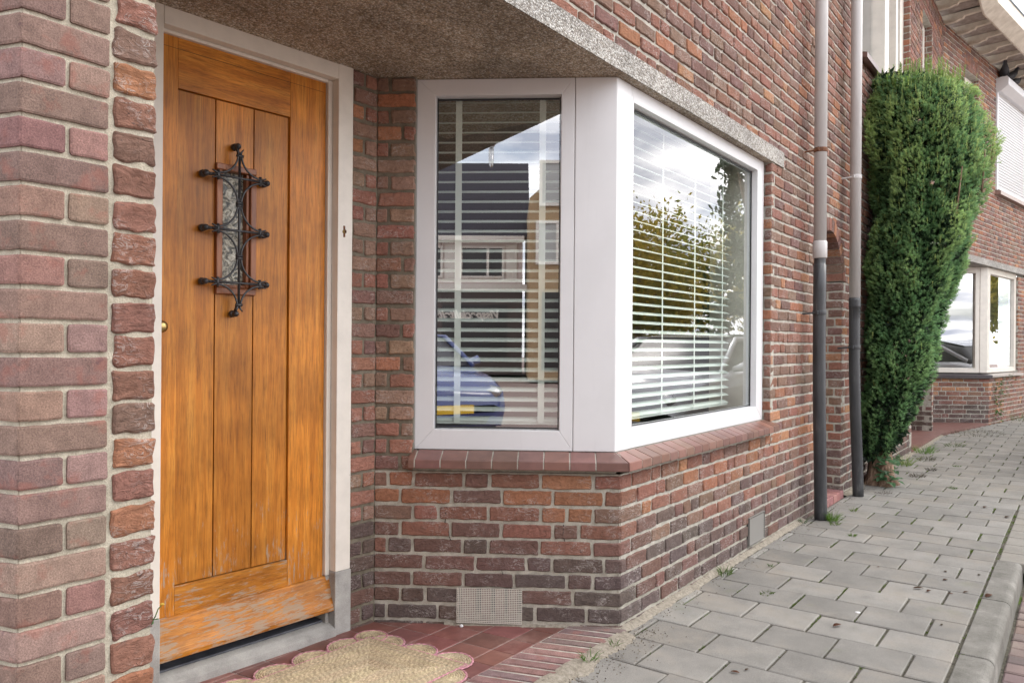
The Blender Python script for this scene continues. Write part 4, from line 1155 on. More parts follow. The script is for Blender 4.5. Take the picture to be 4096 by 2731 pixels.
# inner dark mass
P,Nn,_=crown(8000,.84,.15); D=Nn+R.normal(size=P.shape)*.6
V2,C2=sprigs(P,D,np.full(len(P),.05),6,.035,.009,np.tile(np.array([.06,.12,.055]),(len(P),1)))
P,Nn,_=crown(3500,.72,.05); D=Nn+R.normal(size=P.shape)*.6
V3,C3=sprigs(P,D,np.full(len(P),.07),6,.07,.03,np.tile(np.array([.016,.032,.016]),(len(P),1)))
# upright young shoots, dense near the top
P,Nn,_=crown(4200,1.01,.15); kp=(R.uniform(0,1,len(P))<np.clip((P[:,2]-1.4)/2.4,.05,.6)); P=P[kp]; Nn=Nn[kp]
D=Nn*.12+np.array([0,0,1.])+R.normal(size=P.shape)*.09
L_=R.uniform(.06,.14,len(P))*np.clip((P[:,2]-.4)/2.4,.5,1)
tip=np.array([.50,.60,.20])*R.uniform(.6,1.25,(len(P),1))
V4,C4=sprigs(P,D,L_,16,.013,.0048,tip)
# plumes breaking the outline at the top
m=120; th=R.uniform(0,2*pi,m); rr=np.sqrt(R.uniform(0,1,m)); zt=3.08+.16*(1-rr**2)
P=np.stack([4.41+np.cos(th)*rr*.42,-.34+np.sin(th)*rr*.34,zt],axis=1); D=np.tile(np.array([0,0,1.]),(m,1))+R.normal(size=P.shape)*.08
V5,C5=sprigs(P,D,R.uniform(.08,.24,m),60,.026,.0065,np.array([.20,.31,.08])*R.uniform(.6,1.2,(m,1)))
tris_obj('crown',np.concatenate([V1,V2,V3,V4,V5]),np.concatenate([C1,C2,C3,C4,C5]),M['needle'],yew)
mb=MB()
for k in range(5):
    a=k*1.26; b=(4.16+cos(a)*.03,-.12+sin(a)*.03)
    mb.tube([(b[0]+cos(a)*.06,b[1]+sin(a)*.05,-.03),(b[0]+cos(a)*.02,b[1]+sin(a)*.02,.06),(b[0],b[1],.3),(b[0]+.03+cos(a)*.03,b[1]-.03,.8),(b[0]+.12+cos(a)*.1,b[1]-.12+sin(a)*.05,1.6),(b[0]+.2+cos(a)*.2,b[1]-.2+sin(a)*.1,2.8)],[.075,.058,.05,.035,.025,.01],9)
mb.build('trunk',M['bark'],yew)
for a,b in (((4.02,-.66,2.1),(4.0,-.70,2.45)),((4.3,-.80,2.3),(4.29,-.82,2.62)),((4.5,-.84,2.55),(4.52,-.86,2.75))):
    mb=MB(); mb.tube([a,b],[.008,.004],6); mb.build('bare_twig',M['bark'],yew)

# ---------------------------------------------- weeds, grass, leaves
def blades(cx,cy,z,rad,n,h,col,lean=.6,w=.003,flat=False):
    a=R.uniform(0,2*pi,n); rr=rad*np.sqrt(R.uniform(0,1,n)); b=np.stack([cx+np.cos(a)*rr,cy+np.sin(a)*rr*.6,np.full(n,z)],axis=1)
    d=np.stack([np.cos(a)*lean,np.sin(a)*lean,np.ones(n)],axis=1)+R.normal(size=(n,3))*.3; d/=np.linalg.norm(d,axis=1,keepdims=True)
    hh=h*R.uniform(.5,1.1,n); s=np.cross(d,R.normal(size=(n,3))); s/=np.linalg.norm(s,axis=1,keepdims=True)
    mid=b+d*(hh*.55)[:,None]; tipp=b+d*(hh)[:,None]+np.stack([np.cos(a),np.sin(a),-.4*np.ones(n)],axis=1)*(hh*.25)[:,None]
    t1=np.stack([b-s*w/2,b+s*w/2,mid+s*w*.4],axis=1); t2=np.stack([b-s*w/2,mid+s*w*.4,mid-s*w*.4],axis=1); t3=np.stack([mid-s*w*.4,mid+s*w*.4,tipp],axis=1)
    c=np.array(col)*R.uniform(.7,1.25,(n,1)); return np.concatenate([t1,t2,t3]),np.concatenate([c,c,c])
GG='grass tufts in the paving joints'
TU=[(2.52,-.155,.055,120,.075,(.11,.21,.03),'bright green grass tuft at the foot of the rusty-clamped downpipe',GG),
    (.97,-.045,.05,60,.05,(.10,.16,.04),'small grass tuft at the wall foot left of the louvred vent',GG),
    (2.33,-.03,.03,30,.04,(.08,.13,.06),'little weed at the wall foot just left of the first downpipe',GG),
    (-.33,-.055,.03,26,.05,(.10,.20,.04),'thin grass blades sprouting at the brick edging of the porch',GG),
    (-.16,-.06,.02,14,.035,(.12,.20,.05),'tiny green sprout beside the porch edging nearest the wall corner',GG),
    (2.16,-.36,.03,40,.022,(.08,.15,.02),'moss and grass patch in the paving in front of the first downpipe',GG),
    (2.42,-.20,.05,50,.025,(.10,.16,.03),'low grass in the joint beside the first downpipe foot',GG),
    (2.9,-.20,.03,26,.035,(.13,.18,.05),'pale green tuft on the paving in front of the archway',GG),
    (.79,-.31,.04,40,.02,(.07,.11,.02),'mossy grass in the joint near the white-stained paver',GG),
    (1.25,-.18,.02,18,.02,(.08,.15,.03),'speck of grass in the paving below the louvred vent',GG),
    (5.35,-.10,.10,90,.16,(.16,.24,.05),'tall light green grass behind the yew trunk','weeds along the wall'),
    (6.45,-.10,.14,130,.13,(.12,.24,.04),'bright green weed clump at the neighbouring porch corner','weeds along the wall'),
    (5.9,-.20,.14,90,.05,(.09,.085,.05),'brown withered moss clump beyond the yew','weeds along the wall'),
    (4.75,-.30,.10,110,.035,(.085,.07,.05),'dry brown moss cushion on the pavement before the yew','weeds along the wall'),
    (5.2,-.34,.07,60,.035,(.07,.06,.045),'small brown moss cushion right of the yew trunk','weeds along the wall'),
    (3.75,-.22,.10,60,.018,(.09,.07,.055),'dark dead moss by the bent downpipe foot','weeds along the wall'),
    (7.3,-.28,.16,90,.06,(.10,.15,.05),'low weeds along the neighbouring porch edge','weeds along the wall'),
    (8.9,-.35,.5,160,.06,(.10,.10,.055),'strip of weeds at the far porch edge','weeds along the wall'),
    (11.6,-.62,.35,150,.14,(.13,.17,.06),'pale weeds at the foot of the neighbouring bay wall','weeds along the wall'),
    (5.6,-.50,.05,50,.02,(.08,.15,.03),'moss tuft on the pavement beyond the yew','weeds along the wall'),
    (4.3,-.62,.05,60,.02,(.08,.15,.03),'moss tuft in the paving in front of the yew','weeds along the wall')]
for cx,cy,rad,n,h,col,lab,gr in TU:
    V,C=blades(cx,cy,PZ,rad,n,h,col); tris_obj('grass_tuft' if 'moss' not in lab else 'moss_clump',V,C,M['leaf'],None,(cx,cy,0),label=lab,category='grass tuft' if 'moss' not in lab else 'moss clump',group=gr,kind='stuff' if rad>.3 else None)
# moss lines in joints, one soft mass
Vs=[];Cs=[]
for _ in range(420):
    row=int(R.integers(-2,40)); x=.206+PW*row+R.normal()*.004; 
    if noise.noise((x*.9,row*.31,2))<-.05 and R.uniform()<.7: continue
    y0=-.7 if row%2==0 else -.827
    y=y0+PL*int(R.integers(-1,4)); x=x+R.uniform(0,PW)
    if y>-.06 or y<-1.07: continue
    V,C=blades(x,y,PZ-.007,.022,16,.009,(.09,.14,.02),w=.0035); Vs.append(V);Cs.append(C)
for _ in range(330):
    row=int(R.integers(-1,34)); x=.206+PW*row+R.uniform(.01,PW-.01)
    y=(-.7 if row%2==0 else -.827)+PL*int(R.integers(-1,3))
    if y>-.05 or y<-1.07 or noise.noise((x*1.3,y*3.,4))<-.02: continue
    V,C=blades(x,y,PZ-.007,.030,26,.013,(.12,.18,.025),w=.004); V[:,:,1]=y+(V[:,:,1]-y)*.35; Vs.append(V);Cs.append(C)
for _ in range(150):
    x=R.uniform(.4,9); y=KERBY+R.normal()*.004
    if R.uniform()>.25+x/6: continue
    V,C=blades(x,y,PZ-.007,.03,16,.010,(.10,.16,.02),w=.0035); Vs.append(V);Cs.append(C)
tris_obj('joint_moss',np.concatenate(Vs),np.concatenate(Cs),M['leaf'],None,(3,-.6,0),kind='stuff',label='green moss growing in the joints of the paving',category='moss')
# leafy thistle at the trunk
def leafplant(name,cx,cy,z0,n,size,h,col,label,cat,group=None,climb=0):
    Vs=[];Cs=[]
    for i in range(n):
        a=R.uniform(0,2*pi); zz=z0+h*R.uniform(0,1); r0=R.uniform(.01,.05)+(.0 if not climb else climb*R.uniform(0,1))
        c0=np.array([cx+cos(a)*r0,cy+sin(a)*r0*.5-(.02 if climb else 0),zz]); d=np.array([cos(a),sin(a)*.8-.2,R.uniform(-.2,.7)]); d/=np.linalg.norm(d)
        s=np.cross(d,[0,0,1.]); s/=np.linalg.norm(s); s=s+R.normal(size=3)*.2; L_=size*R.uniform(.6,1.2); W_=L_*.33
        pts=[c0,c0+d*L_*.35+s*W_,c0+d*L_*.5+s*W_*.55,c0+d*L_*.75+s*W_*.6,c0+d*L_-np.array([0,0,L_*.2]),c0+d*L_*.75-s*W_*.6,c0+d*L_*.5-s*W_*.55,c0+d*L_*.35-s*W_]
        m_=c0+d*L_*.5-np.array([0,0,.004])
        cc=np.array(col)*R.uniform(.7,1.25)
        for j in range(8): Vs.append(np.stack([m_,pts[j],pts[(j+1)%8]])); Cs.append(cc)
    return tris_obj(name,np.array(Vs),np.array(Cs),M['leaf'],None,(cx,cy,z0),label=label,category=cat,group=group)
leafplant('leafy_weed',4.05,-.20,.02,34,.10,.20,(.10,.20,.10),'blue-green lobed weed at the foot of the yew trunk','weed')
leafplant('leafy_weed',4.55,-.16,.03,16,.08,.16,(.13,.22,.11),'pale lobed weed just right of the yew trunk','weed')
q=FR.P(2.33,-.03,0); leafplant('climbing_weed',q[0],q[1],.02,110,.05,.62,(.07,.16,.04),'green creeper climbing the neighbouring bay wall','climber',climb=.05)
q=FR.P(2.55,-.08,0); leafplant('climbing_weed',q[0],q[1],.36,60,.04,.35,(.12,.17,.07),'wispy pale weed spreading beside the creeper on the neighbouring wall','climber',climb=.15)
mb=MB(); fx,fy=-1.889,.004; W0=.17
mb.tube([(fx,fy,.560),(fx+.006,fy-.004,.571),(fx+.010,fy-.006,.584),(fx+.016,fy-.008,.591)],[.0012]*4,5,0,(.16,.22,.06))
mb.tube([(fx+.016,fy-.008,.5905),(fx+.017,fy-.008,.5925),(fx+.017,fy-.008,.5945)],[.002,.005,.0025],9,0,(.70,.48,.08))
for a in (0,1.2,2.6,4.): mb.tube([(fx+.003,fy-.002,.565),(fx+.004+.006*cos(a),fy-.004,.565+.007*sin(a)),(fx+.004+.009*cos(a),fy-.005,.565+.010*sin(a))],[.0006,.003,.0004],5,0,(.10,.20,.07),flat=(1,.4))
mb.build('flowering_weed',M['leaf'],None,(fx,fy,.560),label='tiny weed with a yellow flower growing between brick pier and door frame',category='weed')
# fallen leaves
def dleaf(x,y,s,a,col,label):
    mb=MB(); n=9; V=[]
    for i in range(n):
        t=i/(n-1); w_=s*.22*sin(pi*t)**.8+.0006
        for q in(-1,0,1):
            lx=(t-.5)*s; ly=q*w_; V.append((x+lx*cos(a)-ly*sin(a),y+lx*sin(a)+ly*cos(a),PZ+.004+.008*abs(q)*sin(pi*t)*s*12+.006*t*s*20*.4))
    F_=[(i*3+q,i*3+q+1,i*3+q+4,i*3+q+3) for i in range(n-1) for q in(0,1)]
    mb.add(V,F_,0,col,True)
    o=mb.build('fallen_leaf',M['leaf'],None,(x,y,0),label=label,category='leaf',group='dry leaves on the pavement'); md=o.modifiers.new('s','SOLIDIFY'); md.thickness=.0006
def gz(zx,zy):   # point on the ground under a spot of the photo (measured once)
    px,py=1550.3+zx*.3408,1091+zy*.3408
    u=px-1176; v=py-784; a=(u+.0073*v)/1800; b=-(v-.0073*u-6)/1800; t=-1.1/b
    C_,S_=.80769,.58961
    return -2.6997+t*(a*S_+C_), -1.4421+t*(-a*C_+S_)
for i,(p,s,a,lab) in enumerate([((1092,1010),.042,.1,'largest brown curled leaf, alone in the middle of the near pavement'),((1822,648),.025,1.,'dark curled leaf near the kerb, highest of the nearer scatter'),
    ((1822,704),.03,.0,'flat tan leaf just below the highest curled leaf'),((1640,760),.045,-.5,'long brown leaf leftmost in the scatter near the kerb'),((1710,778),.03,.2,'small brown leaf between two others near the kerb'),
    ((1855,796),.022,-.9,'dark folded leaf right of the middle of the scatter'),((1960,787),.028,-.1,'narrow leaf nearest the kerb edge'),((2115,812),.055,.3,'brown leaf lying across the kerb joint'),
    ((1798,1005),.016,.4,'tiny dark seed husk on the near pavement by the kerb'),((405,1325),.03,-.9,'brown scrap of leaf at the bottom of the near pavement'),((483,1308),.018,.2,'small brown crumb of leaf beside a larger scrap'),
    ((2240,282),.05,.1,'brown leaf on the far pavement by the kerb'),((2090,215),.05,.3,'row of leaf bits on the far pavement'),((2050,670),.022,.2,'small dark leaf on the paver beside the kerb joint'),((1372,616),.014,.2,'tiny dark leaf speck in mid pavement')]):
    x,y=gz(*p); dleaf(x,y,s,a-.6,(.12*R.uniform(.6,1.2),.055,.03),lab)
x,y=gz(1232,916)
mb=MB(); mb.tube([(x,y,PZ),(x,y,PZ+.0012)],[.011,.010],14,0,(.5,.5,.46)); mb.build('gum_spot',M['white'],None,(x,y,0),label='whitish gum spot trodden onto a paver',category='gum spot')
x,y=-.425,.30
mb=MB(); mb.tube([(-.352,.505,.001),(-.352,.505,.007),(-.350,.505,.011)],[.007,.008,.002],9); mb.build('pebble',M['white'],None,(-.352,.505,0),label='small white pebble on the red porch tiles',category='pebble')
# near end: crumbs of grit
Vs=[];Cs=[]
for _ in range(1500):
    if R.uniform()<.6: x=R.uniform(-1.2,.1); y=-.05-abs(R.normal())*.07
    else: x=R.uniform(0,4); y=-.03-abs(R.normal())*.05
    s=R.uniform(.0012,.0035); p=np.array([x,y,PZ+.001]); a=R.uniform(0,6.28)
    e=[p+s*np.array([cos(a+q*2.09),sin(a+q*2.09),0]) for q in range(3)]; t=p+np.array([0,0,s*1.1])
    c=np.array([(.07,.05,.035),(.3,.26,.2),(.16,.12,.08)][int(R.integers(0,3))])
    for q in range(3): Vs.append(np.stack([e[q],e[(q+1)%3],t])); Cs.append(c)
tris_obj('grit',np.array(Vs),np.array(Cs),M['leaf'],None,(0,-.1,0),kind='stuff',label='loose dark grit scattered along the wall foot and porch edge',category='grit')

# ---------------------------------------------- across the street (seen mirrored in the panes)
nx_,ny_=AY/LC,-AX/LC
def refl(v): d=v[0]*nx_+v[1]*ny_*1.; return v
n_=(AY/LC, -AX/LC)
CX,CY=-2.6997,-1.4421; TH=math.atan2(1314,1800); S_,C_=sin(TH),cos(TH)
def rf(v): d=v[0]*n_[0]+v[1]*n_[1]; return (v[0]-2*d*n_[0],v[1]-2*d*n_[1])
VV=rf((CX,CY)); VF=rf((C_,S_)); VR=rf((S_,-C_))
angO=math.atan2(-VR[1],-VR[0])
OP=Fm(VV[0],VV[1],angO)   # x = -(mirrored picture x), y = distance
M['cladding']=mat('pale_mauve_cladding',(.62,.52,.48),.6); M['tanbrick']=mat('tan_brick',rough=.9,fn=lambda k:k.colour(k.ramp(k.noi(40,3,.6),[(.3,(.30,.20,.11)),(.7,(.46,.32,.18))])))
M['shop']=mat('dark_shopfront',(.09,.065,.06),.4); M['winglass']=mat('curtained_window',(.42,.42,.40),.3); M['winddark']=mat('dark_window',(.035,.03,.03),.3)
def f_pan(k):
    v=k.coord(); w=k.node('ShaderNodeTexWave'); w.inputs['Scale'].default_value=1.6; w.inputs['Distortion'].default_value=.4
    c=k.ramp(k.noi(14,4,.6),[(.3,(.028,.024,.035)),(.7,(.075,.065,.085))]); k.colour(c)
M['pantile']=mat('dark_glazed_pantile',rough=.5,fn=f_pan)
sh_=empty('shop_house',OP.P(3,30,0),'house with dark pantile roof above a shopfront, mirrored in the narrow window','house')
y0=28.
mb=MB(); mb.box(OP,-.35,12,y0,y0+7,0,3.05); mb.build('shopfront_wall',M['shop'],sh_)
mb=MB(); mb.box(OP,-.35,12,y0-.02,y0+7,3.05,4.80); mb.build('upper_wall',M['cladding'],sh_)
mb=MB(); mb.box(OP,-.5,12.1,y0-.25,y0,3.0,3.22); mb.box(OP,-.4,12.1,y0-.45,y0,4.76,4.92); mb.build('white_fascia',M['paint'],sh_)
mb=MB(); A_=[(y0-.4,4.92),(y0+3.6,8.4),(y0+3.6,8.0),(y0-.1,4.80)]
mb.prof(OP,A_,-.6,12.2); 
for i in range(60):
    t=i/60; yy=y0-.4+4.*t; zz=4.92+3.48*t; mb.box(OP,-.6,12.2,yy-.01,yy+.05,zz-.02,zz+.045)
mb.build('tiled_roof',M['pantile'],sh_)
for x0,x1 in ((.3,1.9),(2.5,4.4),(5.,7.)):
    mb=MB(); 
    for a,b,c,d in ((x0,x1,3.45,3.53),(x0,x1,4.52,4.60),(x0,x0+.09,3.53,4.52),(x1-.09,x1,3.53,4.52),(x0+.55,x0+.64,3.53,4.52)): mb.box(OP,a,b,y0-.10,y0-.02,c,d)
    w=mb.build('upper_window',M['paint'],sh_); mb=MB(); mb.box(OP,x0+.09,x1-.09,y0-.04,y0-.025,3.53,4.52); mb.build('window_pane',M['winddark'],w)
    mb=MB(); mb.box(OP,x0-.45,x0-.05,y0-.06,y0-.02,3.4,4.65); mb.build('white_shutter',M['paint'],w)
mb=MB(); 
for x0 in (.2,2.9,5.8): mb.box(OP,x0,x0+2.3,y0-.05,y0-.01,.5,2.5)
mb.build('shop_window',M['winddark'],sh_)
cu=bpy.data.curves.new('t','FONT'); cu.body='Visspecialiteiten en Traiteur'; cu.size=.40; cu.shear=.35; cu.extrude=.01; cu.offset=.016
to=bpy.data.objects.new('t',cu); COL.objects.link(to); bpy.context.view_layer.update()
me=bpy.data.meshes.new_from_object(to.evaluated_get(bpy.context.evaluated_depsgraph_get())); bpy.data.objects.remove(to)
tm=Matrix.Translation(Vector(OP.P(.42,y0-.06,2.02)))@Matrix.Rotation(angO,4,'Z')@Matrix.Rotation(pi/2,4,'X')
me.transform(tm); me.transform(Matrix.Translation(-Vector(sh_['_o']))); me.materials.clear(); me.materials.append(M['paint'])
# readable from the street
o=bpy.data.objects.new('shop_lettering',me); COL.objects.link(o); o.parent=sh_
mb=MB()
mb.tube([OP.P(.9,y0+3.4,7.9),OP.P(.9,y0+3.4,9.0)],.11,10); mb.tube([OP.P(.9,y0+3.4,9.0),OP.P(.9,y0+3.4,9.12),OP.P(.9,y0+3.4,9.35),OP.P(.9,y0+3.4,9.4)],[.11,.2,.16,.05],10)
M['steel']=mat('stainless_flue',(.6,.6,.6),.25,.9)
mb.build('chimney_flue',M['steel'],sh_)
tb=empty('flats',OP.P(-3,24,0),'tan brick flats with white framed windows, mirrored at the side of the narrow window','flats')
y1=24.
mb=MB()
mb.add([OP.P(x,y,z) for y in (y1,y1+8) for x,z in ((-.5,0),(-.5,5.6),(-2.2,7.1),(-9,7.1),(-9,0))],[(0,1,2,3,4),(9,8,7,6,5),(0,5,6,1),(1,6,7,2),(2,7,8,3),(3,8,9,4)])
mb.build('wall',M['tanbrick'],tb)
mb=MB(); mb.box(OP,-9,-2.1,y1-.2,y1+8,7.1,7.3); mb.build('roof_edge',M['paint'],tb)
for x0,z0,z1 in ((-2.4,5.35,6.75),(-2.3,3.55,4.9),(-4.6,5.35,6.75),(-4.6,3.55,4.9)):
    mb=MB()
    for a,b,c,d in ((x0,x0+1.6,z0,z0+.09),(x0,x0+1.6,z1-.09,z1),(x0,x0+.09,z0+.09,z1-.09),(x0+1.51,x0+1.6,z0+.09,z1-.09),(x0+.9,x0+.98,z0+.09,z1-.09)): mb.box(OP,a,b,y1-.08,y1-.01,c,d)
    w=mb.build('window',M['paint'],tb); mb=MB(); mb.box(OP,x0+.09,x0+1.51,y1-.03,y1-.012,z0+.09,z1-.09); mb.build('window_pane',M['winglass'],w)
mb=MB(); mb.box(OP,-8,-.9,y1-.05,y1-.01,.3,2.7); mb.build('ground_floor_glazing',M['winddark'],tb)
# parked cars
def car(name,x,y,yaw,col,label,L_=4.1,Wd=1.72,Hh=1.42):
    o=empty(name,(x,y,-.1),label,'car')
    c,s=cos(yaw),sin(yaw)
    def P(a,b,h): return (x+a*c-b*s,y+a*s+b*c,-.1+h*Hh/1.45)
    # sections along the length: a, half width low, z low, belt z, roof half width, roof z
    body=mat(name+'_paint',col,.25,0,spec=.6); body.node_tree.nodes['Principled BSDF'].inputs['Coat Weight'].default_value=.7
    h=L_/2
    secs=[(h,.55,.30,.62),(h-.06,.74,.22,.72),(h-.45,.83,.2,.86),(h-1.0,.86,.2,.95),(h-1.3,.86,.2,.98),(0,.86,.2,1.0),(-h+.9,.86,.2,1.02),(-h+.3,.84,.2,1.03),(-h+.06,.78,.24,.98),(-h,.7,.35,.85)]
    mb=MB(); V=[];F_=[]; K=[]
    for a,w,zl,zb in secs:
        w=w*Wd/1.72
        pr=[(-w*.93,zl),(-w,zl+.2),(-w,zb-.22),(-w*.96,zb-.05),(-w*.85,zb),(0,zb+.03),(w*.85,zb),(w*.96,zb-.05),(w,zb-.22),(w,zl+.2),(w*.93,zl)]
        V+= [P(a,b,z) for b,z in pr]
    n=11
    for i in range(len(secs)-1):
        for j in range(n): k2=(j+1)%n; F_.append((i*n+j,i*n+k2,(i+1)*n+k2,(i+1)*n+j))
    F_+= [tuple(range(n-1,-1,-1)),tuple((len(secs)-1)*n+j for j in range(n))]
    mb.add(V,F_,0,(1,1,1),True)
    b_=mb.build('body',body,o)
    # cabin
    mb=MB(); cs=[(h-1.05,.74,.95,.02),(h-1.75,.66,1.0,.40),(h-2.2,.64,1.0,.45),(-h+.9,.63,1.0,.44),(-h+.35,.62,1.0,.32),(-h+.12,.66,1.0,.02)]
    V=[];n=6
    for a,w,z,dz in cs: V+=[P(a,q,zz) for q,zz in ((-.80*w/.74,z),(-w,z+dz*.8),(-w*.8,z+dz),(w*.8,z+dz),(w,z+dz*.8),(.80*w/.74,z))]
    F_=[]; 
    for i in range(len(cs)-1):
        for j in range(n-1): F_.append((i*n+j,i*n+j+1,(i+1)*n+j+1,(i+1)*n+j))
    mb.add(V,F_,0,(1,1,1),True); mb.build('windows',M['winddark'],o)
    mb=MB(); V=[]
    for a,w,z,dz in cs[1:5]: V+=[P(a,q,z+dz+.008) for q in (-w*.84,0,w*.84)]
    F_=[(i*3+j,i*3+j+1,i*3+j+4,i*3+j+3) for i in range(3) for j in(0,1)]
    mb.add(V,F_,0,(1,1,1),True); rf_=mb.build('roof',body,o)
    for q in(-1,1):
        mb=MB()
        pil=[P(h-1.05,q*.76,.97),P(h-1.75,q*.665,1.38),P(-h+.9,q*.635,1.42),P(-h+.2,q*.66,1.05)]; mb.tube(pil,.035,6); mb.tube([P(h-2.3,q*.80,.98),P(h-2.35,q*.65,1.42)],.035,6); mb.build('pillar',body,o)
        for a in (h-.85,-h+.8):
            mb=MB(); mb.tube([P(a,q*.66,.31),P(a,q*.87,.31)],.31,22); wh=mb.build('wheel',M['gasket'],o)
            mb=MB(); mb.tube([P(a,q*.86,.31),P(a,q*.88,.31)],[.2,.18],16); mb.build('rim',M['steel'],wh)
        mb=MB(); mb.tube([P(h-.12,q*.55,.66),P(h-.02,q*.52,.64)],[.15,.10],12,flat=(1,.55)); mb.build('headlight',M['steel'],o)
        mb=MB(); mb.tube([P(h-1.35,q*.80,1.0),P(h-1.33,q*.98,1.05)],[.05,.09],8,flat=(1,.7)); mb.build('wing_mirror',body,o)
    mb=MB(); mb.add([P(h+.012,b,z) for b,z in ((-.26,.40),(.26,.40),(.26,.51),(-.26,.51))],[(0,1,2,3)]); mb.build('number_plate',M['plate'],o)
    mb=MB(); mb.add([P(h+.006,b,z) for b,z in ((-.42,.26),(.42,.26),(.48,.36),(-.48,.36))],[(0,1,2,3)]); mb.build('grille',M['gasket'],o)
    return o
M['plate']=mat('yellow_plate',(.75,.48,.03),.5)
car('blue_car',-7.65,-1.95,.0,(.05,.075,.24),'blue hatchback parked along the kerb behind the camera, mirrored in the narrow window',3.7,1.66,1.36)
car('white_car',7.2,-2.55,pi,(.70,.71,.72),'white car parked on the street, mirrored low in the wide street window',4.4,1.8,1.34)
# trees and hedge beyond the street
def lf_tree(x,y,h,rw,label,c1,c2,n=5200,size=.11,conical=False):
    o=empty('street_tree' if not conical else 'conifer_tree',(x,y,-.1),label,'tree')
    mb=MB(); mb.tube([(x,y,-.1),(x+.05,y,h*.4),(x,y+.1,h*.8)],[.16,.11,.03],8)
    for i in range(7):
        a=i*.9; mb.tube([(x,y,h*(.3+.05*i)),(x+cos(a)*rw*.6,y+sin(a)*rw*.6,h*(.5+.05*i))],[.06,.015],6)
    mb.build('trunk',M['bark'],o)
    m=46; cl=R.normal(size=(m,3)); cl/=np.linalg.norm(cl,axis=1,keepdims=True); cl*=R.uniform(.45,1,(m,1))
    if conical:
        zz=R.uniform(0,1,m); a=R.uniform(0,6.28,m); cl=np.stack([np.cos(a)*(1-zz*.8)*.8,np.sin(a)*(1-zz*.8)*.8,zz*2-1],axis=1)
    cen=np.array([x,y,h*.60])+cl*np.array([rw,rw,h*.38 if not conical else h*.42])
    idx=R.integers(0,m,n); P=cen[idx]+R.normal(size=(n,3))*rw*.17
    d1=R.normal(size=(n,3)); d1/=np.linalg.norm(d1,axis=1,keepdims=True); d2=np.cross(d1,R.normal(size=(n,3))); d2/=np.linalg.norm(d2,axis=1,keepdims=True)
    s=size*R.uniform(.6,1.3,(n,1)); V=np.concatenate([np.stack([P-d2*s*.5,P+d1*s,P+d2*s*.5],axis=1),np.stack([P-d2*s*.5,P+d2*s*.5,P-d1*s],axis=1)])
    t=R.uniform(0,1,(m,1))[idx]; C=np.array(c1)*(1-t)+np.array(c2)*t; C=C*R.uniform(.75,1.25,(n,1)); tris_obj('crown',V,np.concatenate([C,C]),M['leaf'],o)
lf_tree(18.5,-9.2,5.2,2.3,'golden green autumn tree across the street, mirrored in the middle of the wide window',(.20,.24,.04),(.62,.46,.08),9500,.085)
lf_tree(22.5,-8.2,5.6,2.4,'yellowing tree behind the golden one across the street',(.18,.24,.05),(.60,.46,.09),9500,.085)
lf_tree(26,-13.5,4.8,2.6,'green tree farther off across the street, mirrored at the left of the wide window',(.15,.20,.06),(.34,.34,.10),8000,.085)
lf_tree(14.2,-4.3,7.5,.9,'narrow dark conifer across the street, mirrored at the right edge of the wide window',(.03,.06,.02),(.05,.09,.03),5200,.10,True)
lf_tree(21.5,-5.3,5.0,1.6,'yellow green tree down the street, mirrored in the neighbouring bay window',(.12,.17,.03),(.40,.34,.06),4200)
gh=empty('gable_house',(-4,-11,-.1),'tan brick gable house across the street, mirrored in the neighbouring bay window','house')
mb=MB(); mb.add([(x,y,z) for y in (-11.5,-15.) for x,z in ((-8,-.1),(-1.5,-.1),(-1.5,2.8),(-4.8,5.),(-8,2.8))],[(0,1,2,3,4),(9,8,7,6,5)]+[(i,5+i,5+(i+1)%5,(i+1)%5) for i in range(5)]); mb.build('wall',M['tanbrick'],gh)
mb=MB(); mb.add([(-8.3,-11.3,2.7),(-4.8,-11.3,5.12),(-4.8,-15.2,5.12),(-8.3,-15.2,2.7)],[(0,1,2,3)]); mb.add([(-1.2,-11.3,2.7),(-4.8,-11.3,5.12),(-4.8,-15.2,5.12),(-1.2,-15.2,2.7)],[(0,1,2,3)]); mb.build('roof',M['rooftile'],gh)
for x0,z0 in ((-7.3,.8),(-4.4,.8)):
    mb=MB(); mb.box(W,x0,x0+2,-11.5,-11.44,z0,z0+1.3); w_=mb.build('window',M['paint'],gh); mb=MB(); mb.box(W,x0+.1,x0+1.9,-11.44,-11.42,z0+.1,z0+1.2); mb.build('window_pane',M['winddark'],w_)
# hedge
o=empty('hedge',(18,-7.6,-.1),'clipped green hedge across the street behind the parked white car','hedge')
n=9000; P=np.stack([R.uniform(11,27,n),-7.2-.08*R.uniform(0,16,n)*0-R.uniform(0,1.2,n),R.uniform(-.1,1.25,n)],axis=1)
P[:,1]=-6.8-(P[:,0]-11)*.25-R.uniform(0,1.,n)
d1=R.normal(size=(n,3)); d1/=np.linalg.norm(d1,axis=1,keepdims=True); d2=np.cross(d1,R.normal(size=(n,3))); d2/=np.linalg.norm(d2,axis=1,keepdims=True)
V=np.stack([P-d2*.05,P+d1*.11,P+d2*.05],axis=1); C=np.array([.07,.12,.03])*R.uniform(.6,1.4,(n,1)); tris_obj('hedge_leaves',V,C,M['leaf'],o)

